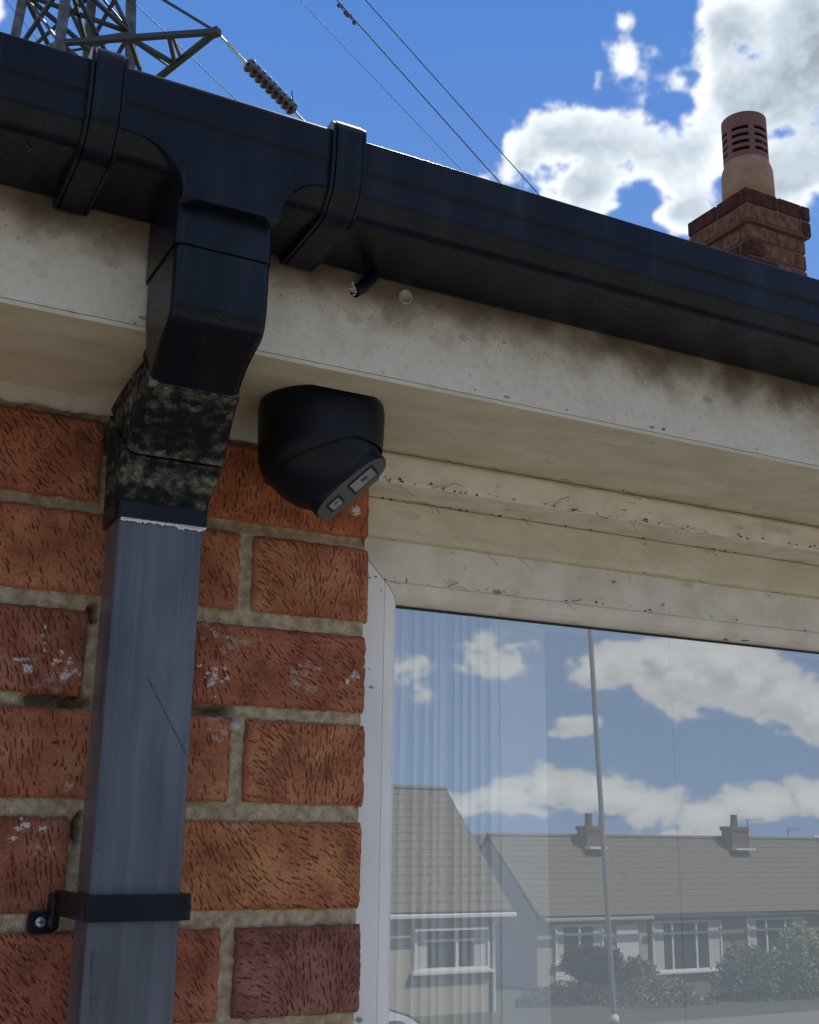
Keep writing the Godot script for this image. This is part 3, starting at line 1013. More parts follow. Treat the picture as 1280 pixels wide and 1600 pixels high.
# ---------------------------------------------------------------- chimney of the same house
func chimney() -> void:
	ORG = Vector3(0.8, -2.25, -2.0)
	var x0 := 2.911
	var x1 := 3.285
	var z0 := -2.826
	var z1 := -2.452
	var top := 2.42
	var c := Node3D.new()
	c.name = "chimney"
	home.add_child(c)
	c.position = Vector3(3.1, 1.3, -2.64) - ORG
	ORG = Vector3(3.1, 1.3, -2.64)
	var st := begin()
	box(st, Vector3(x0 + 0.008, top - 0.150, z0 + 0.008), Vector3(x1 - 0.008, top - 0.006, z1 - 0.008))
	box(st, Vector3(x0 + 0.030, 0.9, z0 + 0.030), Vector3(x1 - 0.030, top - 0.151, z1 - 0.030))
	part(st, "mortar_core", M.chimney_mortar, c)
	st = begin(0)
	lathe(st, [Vector2(0.0, top + 0.035), Vector2(0.112, top + 0.03), Vector2(0.16, top - 0.004), Vector2(0.165, top - 0.02)], Transform3D(Basis(), Vector3(3.093, 0, -2.62)), 24)
	part(st, "flaunching", M.chimney_mortar, c)
	rng.seed = 17
	for k in 9:
		var y := top - 0.0765 * k
		var inn := 0.0 if k < 2 else 0.022
		var w := (x1 - x0) - 2 * inn
		var cuts := [[0.0, 0.5], [0.5, 1.0]] if k % 2 == 0 else [[0.0, 0.26], [0.26, 0.80], [0.80, 1.0]]
		for side in 4:
			for q in cuts:
				var a: float = q[0] * w + 0.0035
				var b: float = q[1] * w - 0.0035
				var jog := rng.randf_range(-0.003, 0.003)
				var lo := Vector3(a - w / 2, y - 0.069 + rng.randf_range(-0.001, 0.001), w / 2 - 0.05)
				var hi := Vector3(b - w / 2, y, w / 2 + jog)
				if q[0] == 0.0:
					lo.x = -w / 2 + 0.001 * side
				if q[1] == 1.0:
					hi.x = w / 2 - 0.052
				st = begin()
				var bs := Basis(Vector3.UP, side * PI / 2)
				hexa(st, Transform3D(bs, Vector3(3.098, 0, -2.639) + bs * ((lo + hi) / 2)), (hi - lo) / 2, 0.006)
				part(st, "brick", M.sooty_brick if (k == 0 or rng.randf() < 0.22) else M.chimney_brick, c)
	var at := Transform3D(Basis(), Vector3(3.093, 0, -2.62))
	st = begin(0)
	lathe(st, [Vector2(0.100, top + 0.01), Vector2(0.112, top + 0.02), Vector2(0.1135, top + 0.10), Vector2(0.112, top + 0.185), Vector2(0.108, top + 0.205), Vector2(0.101, top + 0.222), Vector2(0.099, top + 0.236), Vector2(0.088, top + 0.236)], at, 40)
	part(st, "chimney_pot", M.terracotta, c)
	# louvred cowl: rings with slots between posts
	st = begin(0)
	var seg := 48
	var y0 := top + 0.228
	var rows := 13
	var hgt := 0.225
	for j in rows:
		var slot_row := j >= 2 and j <= 8 and j % 2 == 0
		for k in seg:
			if slot_row and (k % 8) < 6:
				continue
			var a := TAU * k / seg + 0.2
			var b := TAU * (k + 1) / seg + 0.2
			var ya := y0 + hgt * j / rows
			var yb := y0 + hgt * (j + 1) / rows
			for r in [[0.0985, 1], [0.0905, -1]]:
				var R: float = r[0]
				var A := at * Vector3(R * cos(a), ya, -R * sin(a))
				var B := at * Vector3(R * cos(b), ya, -R * sin(b))
				var C := at * Vector3(R * cos(b), yb, -R * sin(b))
				var D := at * Vector3(R * cos(a), yb, -R * sin(a))
				if r[1] > 0:
					quad(st, A, B, C, D)
				else:
					quad(st, D, C, B, A)
			if slot_row:
				continue
			st.set_smooth_group(-1)
			if j > 0:
				quad(st, at * Vector3(0.0905 * cos(a), ya, -0.0905 * sin(a)), at * Vector3(0.0905 * cos(b), ya, -0.0905 * sin(b)), at * Vector3(0.0985 * cos(b), ya, -0.0985 * sin(b)), at * Vector3(0.0985 * cos(a), ya, -0.0985 * sin(a)))
			quad(st, at * Vector3(0.0985 * cos(a), yb, -0.0985 * sin(a)), at * Vector3(0.0985 * cos(b), yb, -0.0985 * sin(b)), at * Vector3(0.0905 * cos(b), yb, -0.0905 * sin(b)), at * Vector3(0.0905 * cos(a), yb, -0.0905 * sin(a)))
			st.set_smooth_group(0)
	lathe(st, [Vector2(0.0, y0 + hgt + 0.012), Vector2(0.07, y0 + hgt + 0.008), Vector2(0.0975, y0 + hgt - 0.004)].map(func(v): return v) if false else [Vector2(0.0975, y0 + hgt - 0.004), Vector2(0.07, y0 + hgt + 0.008), Vector2(0.0, y0 + hgt + 0.012)], at, 48)
	part(st, "cowl", M.red_cowl, c)
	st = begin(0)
	lathe(st, [Vector2(0.078, y0 + 0.01), Vector2(0.078, y0 + hgt - 0.01)], at, 24)  # dark cylinder added so the cowl slots look shaded inside
	part(st, "slot_backing", M.slot_shade, c)

# ---------------------------------------------------------------- gutter, downpipe, camera and the small things on the eaves
const GF := 0.2465   # gutter: front, foot and rim
const GB := 0.1412
const GT := 0.1935

func channel(grow: float) -> PackedVector2Array:  # closed outline (z, y) of the square gutter: a trough with walls
	var g := grow
	return rounded([Vector2(0.1675, GT + 0.004), Vector2(0.1675 - 0.0, GB - g), Vector2(GF - 0.010 + g * 0.6, GB - g), Vector2(GF + g, GB + 0.012), Vector2(GF + g + 0.0004, GB + 0.0275), Vector2(GF + g + 0.0022, GB + 0.031), Vector2(GF + g + 0.0022, GT - 0.001), Vector2(GF + g, GT + g), Vector2(GF - 0.006, GT + g), Vector2(GF - 0.006, GB + 0.010), Vector2(GF - 0.014, GB + 0.003), Vector2(0.171, GB + 0.003), Vector2(0.171, GT + 0.004)], 0.004, 3)

func gutter() -> void:
	var t := thing("gutter", "black square plastic gutter with a running outlet and two union brackets along the cream fascia", "gutter", Vector3(0.3, 0.0, 0.2))
	var st := begin()
	along_x(st, channel(0.0), -2.3, -0.2985)
	part(st, "gutter_channel", M.black_plastic, t)
	st = begin()
	along_x(st, channel(0.0), -0.1425, 4.3)
	part(st, "gutter_channel", M.black_plastic, t)
	# running outlet: its face drops in two fillets to the spigot
	st = begin()
	along_x(st, channel(0.0016), -0.2985, -0.1425)
	var sx0 := -0.2478
	var sx1 := -0.1858
	var o := PackedVector2Array()
	var foot := 0.1225
	o.append(Vector2(-0.2868, GB + 0.034))
	o.append(Vector2(-0.2868, GB + 0.0125))
	for k in 11:
		var a := PI / 2 * k / 10.0
		o.append(Vector2(sx0 - 0.034 + 0.034 * sin(a), GB + 0.012 - (GB + 0.012 - foot) * (1.0 - cos(a))))
	o.append(Vector2(sx0, foot - 0.002))
	o.append(Vector2(sx1, foot - 0.002))
	for k in 11:
		var a := PI / 2 * (10 - k) / 10.0
		o.append(Vector2(sx1 + 0.030 - 0.030 * sin(a), GB + 0.012 - (GB + 0.012 - foot) * (1.0 - cos(a))))
	o.append(Vector2(-0.1548, GB + 0.0125))
	o.append(Vector2(-0.1548, GB + 0.034))
	prism(st, o, Transform3D(Basis(), Vector3.ZERO), GF - 0.0085, GF + 0.0018, true)
	var out := part(st, "running_outlet", M.black_plastic, t)
	st = begin()
	var sp := rounded([Vector2(sx0, -0.1700), Vector2(sx1, -0.1700), Vector2(sx1, -0.2385), Vector2(sx0, -0.2385)], 0.006, 4)
	prism(st, sp, Transform3D(Basis(Vector3.RIGHT, Vector3(0, 0, -1), Vector3.UP), Vector3.ZERO), 0.0955, GB + 0.004, true)
	part(st, "spigot", M.black_plastic, out)
	# union brackets: a strap round the channel with a rib at each edge and a lip over the rim
	for u in [[-0.3085, -0.2872, 0.0046], [-0.1545, -0.1312, 0.0046]]:
		st = begin()
		var g: float = u[2]
		var strap := rounded([Vector2(0.1672, GT + 0.002), Vector2(0.1672, GB - g - 0.004), Vector2(GF - 0.012 + g * 0.4, GB - g - 0.001), Vector2(GF + g, GB + 0.010), Vector2(GF + g + 0.003, GB + 0.030), Vector2(GF + g + 0.003, GT + 0.002), Vector2(GF + g - 0.001, GT + 0.008), Vector2(GF - 0.010, GT + 0.006), Vector2(GF - 0.010, GT - 0.004), Vector2(GF - 0.004, GB + 0.012), Vector2(GF - 0.014, GB + 0.001), Vector2(0.169, GB + 0.001)], 0.006, 4)
		along_x(st, strap, u[0] + 0.0028, u[1] - 0.0028)
		var b := part(st, "union_bracket", M.black_plastic, t)
		for e in [[u[0], u[0] + 0.0020], [u[1] - 0.0020, u[1]]]:
			st = begin()
			var rib := rounded([Vector2(0.1672, GB + 0.004), Vector2(0.1672, GB - g - 0.0034), Vector2(GF - 0.012 + g * 0.4, GB - g - 0.0004), Vector2(GF + g - 0.0008, GB + 0.010), Vector2(GF + g + 0.0022, GB + 0.030), Vector2(GF + g + 0.0022, GT + 0.003), Vector2(GF + g - 0.001, GT + 0.0068), Vector2(GF - 0.008, GT + 0.005), Vector2(GF - 0.004, GB + 0.012), Vector2(GF - 0.014, GB + 0.001)], 0.006, 4)
			along_x(st, rib, e[0], e[1])
			part(st, "rib", M.black_plastic, b)
	# silt and web specks that cling under the channel
	rng.seed = 23
	st = begin()
	for q in [[-0.36, -0.31, 14], [-0.285, -0.255, 8], [-0.165, -0.135, 16], [0.0, 0.30, 40]]:
		for k in q[2]:
			var p := Vector3(rng.randf_range(q[0], q[1]), GB - 0.0012, GF - 0.012 - absf(rng.randfn(0.0, 0.014)))
			var s := rng.randf_range(0.0002, 0.0006)
			hexa(st, Transform3D(Basis.from_euler(Vector3(rng.randf(), rng.randf() * 3, rng.randf())), p), Vector3(s * 1.8, s * 0.5, s))
	part(st, "dried_silt", M.web, t, "", "stuff")

func bend_part(st: SurfaceTool, front: Array, back: Array, x0: Array, x1: Array, r: float) -> void:  # square tube that follows two edges in (z, y)
	var rings := []
	for i in front.size():
		var f: Vector2 = front[i]
		var b: Vector2 = back[i]
		var w: float = x1[i] - x0[i]
		var d := (f - b).length()
		var o := rounded([Vector2(0, 0), Vector2(w, 0), Vector2(w, d), Vector2(0, d)], r, 3)
		var ring := []
		for p in o:
			var zy: Vector2 = b.lerp(f, p.y / d)
			ring.append(Vector3(x0[i] + p.x, zy.y, zy.x))
		rings.append(ring)
	st.set_smooth_group(0)
	var n: int = rings[0].size()
	for i in rings.size() - 1:
		for k in n:
			var l := (k + 1) % n
			quad(st, rings[i][k], rings[i + 1][k], rings[i + 1][l], rings[i][l])
	st.set_smooth_group(-1)
	for k in range(1, n - 1):
		tri(st, rings[0][0], rings[0][k], rings[0][k + 1])
		tri(st, rings[-1][0], rings[-1][k + 1], rings[-1][k])

func fine_path(p: Array) -> Array:  # cuts the corners of a polyline twice
	var q := p
	for turn in 2:
		var o := [q[0]]
		for i in q.size() - 1:
			var a = q[i]
			var b = q[i + 1]
			o.append(a + (b - a) * 0.25)
			o.append(a + (b - a) * 0.75)
		o.append(q[-1])
		q = o
	return q

func downpipe() -> void:
	var t := thing("downpipe", "faded grey square downpipe below a grimy black offset bend, on the brick wall", "downpipe", Vector3(-0.2025, -2.2, 0.055))
	# upper bend: socket straight down from the spigot, then back towards the wall
	var F := fine_path([Vector2(0.2375, 0.0948), Vector2(0.2375, 0.078), Vector2(0.2370, 0.060), Vector2(0.2330, 0.049), Vector2(0.2220, 0.0455), Vector2(0.2000, 0.0415), Vector2(0.1610, 0.0345)])
	var B := fine_path([Vector2(0.1715, 0.0948), Vector2(0.1715, 0.086), Vector2(0.1715, 0.077), Vector2(0.1705, 0.0705), Vector2(0.1690, 0.0655), Vector2(0.1620, 0.0652), Vector2(0.1400, 0.0640)])
	var a := fine_path([-0.2466, -0.2466, -0.2464, -0.2460, -0.2452, -0.2425, -0.2362])
	var b := fine_path([-0.1862, -0.1862, -0.1862, -0.1860, -0.1856, -0.1835, -0.1765])
	var st := begin()
	bend_part(st, F, B, a, b, 0.006)
	var up := part(st, "upper_bend", M.black_plastic, t)
	st = begin()
	lathe(st, [Vector2(0.0058, 0.0), Vector2(0.0050, 0.0007), Vector2(0.0, 0.0009)], Transform3D(Basis(Vector3.RIGHT, Vector3(0, -0.25, 0.97), Vector3(0, -0.97, -0.25)), Vector3(-0.2145, 0.0580, 0.2364)), 20)
	part(st, "moulding_mark", M.black_plastic, up)
	UVS = Vector2(1.0 / 0.068, 1.0 / 0.05)
	UVO = Vector2(0.236 / 0.068, 0.0)
	st = begin()
	bend_part(st, [Vector2(0.1630, 0.0352), Vector2(0.1560, 0.0325)], [Vector2(0.142, 0.0642), Vector2(0.136, 0.0640)], [-0.2374, -0.2366], [-0.1756, -0.1750], 0.004)
	part(st, "bend_lip", M.lichen, up)
	# lower bend: lichen-covered slope, swelling into its collar
	F = fine_path([Vector2(0.1600, 0.0335), Vector2(0.1480, 0.0275), Vector2(0.1250, 0.0125), Vector2(0.1115, 0.0015)])
	B = fine_path([Vector2(0.1380, 0.0630), Vector2(0.1200, 0.0625), Vector2(0.0750, 0.0610), Vector2(0.0400, 0.0560)])
	a = fine_path([-0.2345, -0.2345, -0.2338, -0.2335])
	b = fine_path([-0.1742, -0.1730, -0.1690, -0.1665])
	st = begin()
	bend_part(st, F, B, a, b, 0.006)
	var low := part(st, "lower_bend", M.lichen, t, "lower bend crusted with pale lichen and black grime")
	st = begin()
	F = fine_path([Vector2(0.1060, 0.0015), Vector2(0.1010, -0.0060), Vector2(0.0935, -0.0150), Vector2(0.0895, -0.0230), Vector2(0.0892, -0.0268)])
	B = fine_path([Vector2(0.0460, 0.0480), Vector2(0.0445, 0.0330), Vector2(0.0440, 0.0100), Vector2(0.0440, -0.0130), Vector2(0.0440, -0.0268)])
	a = fine_path([-0.2352, -0.2352, -0.2348, -0.2340, -0.2336])
	b = fine_path([-0.1650, -0.1660, -0.1682, -0.1690, -0.1694])
	bend_part(st, F, B, a, b, 0.006)
	part(st, "bend_collar", M.lichen, low)
	UVS = Vector2.ONE
	UVO = Vector2.ZERO
	st = begin()
	bend_part(st, [Vector2(0.0896, -0.0262), Vector2(0.0894, -0.0375)], [Vector2(0.0440, -0.0262), Vector2(0.0440, -0.0375)], [-0.2338, -0.2338], [-0.1690, -0.1690], 0.006)
	part(st, "collar_skirt", M.black_plastic, low)
	# a white rim of old sealant where the pipe enters
	rng.seed = 9
	st = begin()
	for k in 34:
		var x := lerpf(-0.2290, -0.1715, k / 33.0)
		var s := rng.randf_range(0.0005, 0.0012) * (1.0 if x < -0.19 else 1.7)
		hexa(st, Transform3D(Basis(Vector3.BACK, rng.randf()), Vector3(x, -0.0378 - s * 0.6, 0.0868)), Vector3(0.0014, s, 0.0012), 0.0003)
	part(st, "sealant_bead", M.sealant, low)
	# the pipe
	UVS = Vector2(1.0 / 0.0604, 1.0)
	UVO = Vector2(0.2312 / 0.0604, -0.030)
	st = begin()
	var o := rounded([Vector2(-0.2312, -0.0480), Vector2(-0.1708, -0.0480), Vector2(-0.1708, -0.0855), Vector2(-0.2312, -0.0855)], 0.0052, 5)
	prism(st, o, Transform3D(Basis(Vector3.RIGHT, Vector3(0, 0, -1), Vector3.UP), Vector3.ZERO), -2.2, -0.0300, true)
	part(st, "pipe", M.faded_plastic, t)
	UVS = Vector2.ONE
	UVO = Vector2.ZERO
	# clip
	var c := thing("pipe_clip", "black plastic pipe clip round the downpipe, screwed to the mortar by its left lug", "pipe clip", Vector3(-0.205, -0.305, 0.01))
	st = begin()
	var y0 := -0.2990
	var y1 := -0.2828
	var z1 := 0.0905
	o = rounded([Vector2(-0.2375, -0.014), Vector2(-0.2345, -0.050), Vector2(-0.2342, -z1), Vector2(-0.1662, -z1), Vector2(-0.1640, -0.084), Vector2(-0.1640, -0.050), Vector2(-0.1695, -0.050), Vector2(-0.1698, -0.0862), Vector2(-0.2318, -0.0862), Vector2(-0.2318, -0.050), Vector2(-0.2342, -0.014)], 0.0035, 4)
	prism(st, o, Transform3D(Basis(Vector3.RIGHT, Vector3(0, 0, -1), Vector3.UP), Vector3.ZERO), y0, y1, true)
	part(st, "strap", M.black_plastic, c)
	st = begin()
	o = rounded([Vector2(-0.2518, -0.2975), Vector2(-0.2518, -0.3115), Vector2(-0.2320, -0.3115), Vector2(-0.2320, -0.2975)], 0.0062, 5)
	prism(st, o, Transform3D(), 0.0005, 0.0062, true)
	box(st, Vector3(-0.2395, -0.3085, 0.003), Vector3(-0.2335, -0.2850, 0.020), 0.0015)
	var lug := part(st, "lug", M.black_plastic, c)
	st = begin(0)
	lathe(st, [Vector2(0.0036, 0.0), Vector2(0.0034, 0.0010), Vector2(0.0022, 0.0014), Vector2(0.0, 0.0015)], facing(Vector3.BACK, Vector3(-0.2432, -0.3040, 0.0060)), 18)
	var sc := part(st, "screw", M.screw_steel, lug)
	sc.set_meta("label", "grey cross-head screw")
	st = begin()
	box(st, Vector3(-0.2453, -0.30435, 0.0070), Vector3(-0.2411, -0.30365, 0.0078))
	box(st, Vector3(-0.24355, -0.3060, 0.0071), Vector3(-0.24285, -0.3020, 0.00785))
	part(st, "screw_slot", M.dark_seam, lug)

# ---------------------------------------------------------------- the security camera
func dome_camera() -> void:
	var bc := Vector3(-0.083, 0.034, 0.083)
	var t := thing("security_camera", "black turret security camera hung under the soffit beside the downpipe", "security camera", Vector3(-0.083, 0.0705, 0.083))
	var st := begin(0)
	lathe(st, [Vector2(0.0468, 0.0345), Vector2(0.0476, 0.045), Vector2(0.0480, 0.0580), Vector2(0.0480, 0.0660), Vector2(0.0470, 0.0700), Vector2(0.0455, 0.0706)], Transform3D(Basis(), Vector3(bc.x, 0, bc.z)), 64)
	part(st, "base", M.camera_shell, t)
	var right := Vector3(0.883332, 0.013141, 0.468565)
	var up := Vector3(-0.133332, 0.96536, 0.224282)
	var cowl_axis := (right * 0.33 - up * 0.90 + Vector3(0.25, 0.2, -0.7) * -0.25).normalized()
	# shell over the ball, cut off by a slanting rim
	st = begin(0)
	var prof := []
	for k in 25:
		var a := lerpf(deg_to_rad(4.0), PI * 0.62, k / 24.0)
		prof.append(Vector2(0.0472 * cos(a), 0.0472 * -sin(a)))
	prof.reverse()
	prof.append(Vector2(0.0472, 0.0075))
	prof.append(Vector2(0.0462, 0.0082))
	prof.append(Vector2(0.0440, 0.0078))
	lathe(st, prof, facing(cowl_axis, bc), 64)
	part(st, "cowl", M.camera_shell, t)
	st = begin(0)
	var n := Vector3(0.517, -0.764, 0.386).normalized()
	var bf := facing(cowl_axis, bc)
	for i in 24:                                    # a ball, cut flat behind the face plate
		for k in 64:
			var q := []
			for c in [[0, 0], [0, 1], [1, 1], [1, 0]]:
				var a: float = lerpf(-PI / 2, PI / 2, (i + c[0]) / 24.0)
				var w: float = TAU * (k + c[1]) / 64.0
				var p: Vector3 = bf * (Vector3(cos(a) * cos(w), sin(a), -cos(a) * sin(w)) * 0.0448)
				var over_face := (p - bc).dot(n) - 0.0372
				if over_face > 0.0:
					p -= n * over_face
				q.append(p)
			quad(st, q[0], q[1], q[2], q[3])
	var ball := part(st, "ball", M.camera_shell, t)
	# lens nose: a long rounded block with a flat face
	var lx := Vector3(0.585, 0.637, 0.502)
	lx = (lx - n * lx.dot(n)).normalized()
	var ly := n.cross(lx)
	var fr := Transform3D(Basis(lx, ly, n), bc)
	st = begin()
	var out := []
	for k in 40:
		var a := TAU * k / 40.0
		var q := Vector2(cos(a), sin(a))
		out.append(Vector2(signf(q.x) * pow(absf(q.x), 0.75) * 0.0335, signf(q.y) * pow(absf(q.y), 0.8) * 0.0235))
	for ring in [[0.010, 1.0, 0.0372, 1.0], [0.0372, 1.0, 0.0390, 0.965]]:
		st.set_smooth_group(0)
		for k in 40:
			var a: Vector2 = out[k]
			var b: Vector2 = out[(k + 1) % 40]
			quad(st, fr * Vector3(a.x * ring[1], a.y * ring[1], ring[0]), fr * Vector3(b.x * ring[1], b.y * ring[1], ring[0]), fr * Vector3(b.x * ring[3], b.y * ring[3], ring[2]), fr * Vector3(a.x * ring[3], a.y * ring[3], ring[2]))
	var nose := part(st, "lens_housing", M.camera_shell, t)
	st = begin()
	for k in 40:
		var a: Vector2 = out[k] * 0.965
		var b: Vector2 = out[(k + 1) % 40] * 0.965
		tri(st, fr * Vector3(0, 0, 0.0390), fr * Vector3(a.x, a.y, 0.0390), fr * Vector3(b.x, b.y, 0.0390))
	part(st, "face_plate", M.camera_face, nose)
	for w in [["lens_window", 0.0108, 0.0125, 0.0120], ["light_window", -0.0165, 0.0068, 0.0095]]:
		st = begin()
		var hx: float = w[2]
		var hy: float = w[3]
		prism(st, rounded([Vector2(w[1] - hx, -hy), Vector2(w[1] + hx, -hy), Vector2(w[1] + hx, hy), Vector2(w[1] - hx, hy)], 0.0015, 3), fr, 0.0388, 0.0393)
		part(st, "window_rim", M.dark_seam, nose)
		st = begin()
		hx -= 0.0022
		hy -= 0.0022
		prism(st, rounded([Vector2(w[1] - hx, -hy), Vector2(w[1] + hx, -hy), Vector2(w[1] + hx, hy), Vector2(w[1] - hx, hy)], 0.001, 3), fr, 0.0389, 0.0396)
		part(st, w[0], M.lens_glass, nose)
		st = begin(0)
		lathe(st, [Vector2(0.0034 if hx > 0.006 else 0.0018, 0.0395), Vector2(0.0030 if hx > 0.006 else 0.0015, 0.0399), Vector2(0.0, 0.0400)], fr * Transform3D(Basis(Vector3.RIGHT, Vector3(0, 0, 1), Vector3(0, -1, 0)), Vector3(w[1] + 0.001, 0.001, 0)), 20)
		part(st, "lens", M.camera_face, nose)
	ball.set_meta("label", "black ball of the camera inside its cowl")

# ---------------------------------------------------------------- stub, plug, pebble, webs
func small_things() -> void:
	var t := thing("cable_stub", "short cut black cable with frayed pale end, poking out under the gutter", "cable", Vector3(-0.095, 0.13, 0.175))
	var st := begin()
	tube(st, [Vector3(-0.0830, 0.1450, 0.1720), Vector3(-0.0885, 0.1370, 0.1760), Vector3(-0.0985, 0.1245, 0.1800), Vector3(-0.1035, 0.1205, 0.1810)], 0.0046, 10)
	part(st, "sheath", M.black_plastic, t)
	st = begin()
	rng.seed = 4
	for k in 16:
		var d := Vector3(-0.9 + rng.randfn() * 0.3, 0.1 + rng.randfn() * 0.7, rng.randfn() * 0.5).normalized()
		var p := Vector3(-0.1035, 0.1210, 0.1810) + Vector3(rng.randfn(), rng.randfn(), rng.randfn()) * 0.0015
		bar(st, p, p + d * rng.randf_range(0.0015, 0.0045), 0.0009)
	part(st, "frayed_end", M.caulk, t)
	t = thing("screw_plug", "small round filled screw hole in the fascia just under the gutter", "plug", Vector3(-0.0561, 0.1335, 0.1665))
	st = begin(0)
	lathe(st, [Vector2(0.0056, 0.0), Vector2(0.0054, 0.0011), Vector2(0.0046, 0.0012), Vector2(0.0043, 0.0004), Vector2(0.0, 0.0006)], facing(Vector3.BACK, Vector3(-0.0561, 0.1335, 0.1664)), 22)
	part(st, "disc", M.plug_filler, t)
	t = thing("mortar_pebble", "pale rounded pebble stuck in the brick joint right of the downpipe", "pebble", Vector3(-0.1113, -0.1655, 0.001))
	st = begin(0)
	var prof := []
	for k in 9:
		var a := lerpf(-PI / 2, PI / 2, k / 8.0)
		prof.append(Vector2(0.0048 * cos(a), 0.0044 * sin(a)))
	lathe(st, prof, Transform3D(Basis(), Vector3(-0.1108, -0.1660, -0.0005)), 16)
	part(st, "stone", M.pebble, t)
	# cobweb threads and fly specks along the window head
	t = thing("cobwebs", "dusty cobweb threads and dead fly bits along the window head", "cobweb", Vector3(0.25, 0.04, 0.0))
	st = begin()
	rng.seed = 31
	var lines := [[0.0705, 0.0165, 0.9], [0.0430, 0.0140, 1.0], [0.0415, -0.0325, 0.8], [0.0085, -0.0405, 0.8], [-0.0288, -0.0440, 0.5]]
	for l in lines:
		for k in int(15 * l[2]):
			var x := 0.005 + 0.62 * pow(rng.randf(), 1.7)
			var p := Vector3(x, l[0] + rng.randfn() * 0.0012, l[1] + 0.0006)
			var pts := [p]
			var d := Vector3(rng.randf_range(0.5, 1.0), rng.randfn() * 0.2, rng.randf_range(0.0, 0.08))
			for j in rng.randi_range(2, 5):
				d = (d + Vector3(rng.randfn() * 0.3, rng.randfn() * 0.28, rng.randfn() * 0.12)).normalized()
				p += d * rng.randf_range(0.002, 0.006)
				p.z = maxf(p.z, l[1] + 0.0004)
				pts.append(p)
			tube(st, pts, rng.randf_range(0.00010, 0.00026), 4)
	part(st, "threads", M.debris, t, "", "stuff")
	st = begin()
	for l in lines:
		for k in int(60 * l[2]):
			var x := 0.004 + 0.66 * pow(rng.randf(), 1.5)
			var s := rng.randf_range(0.0002, 0.0007)
			hexa(st, Transform3D(Basis.from_euler(Vector3(rng.randf(), rng.randf(), rng.randf()) * 3.0), Vector3(x, l[0] + absf(rng.randfn()) * 0.0022, l[1] + 0.0004)), Vector3(s * 1.6, s, s * 0.8))
	part(st, "specks", M.debris, t, "", "stuff")

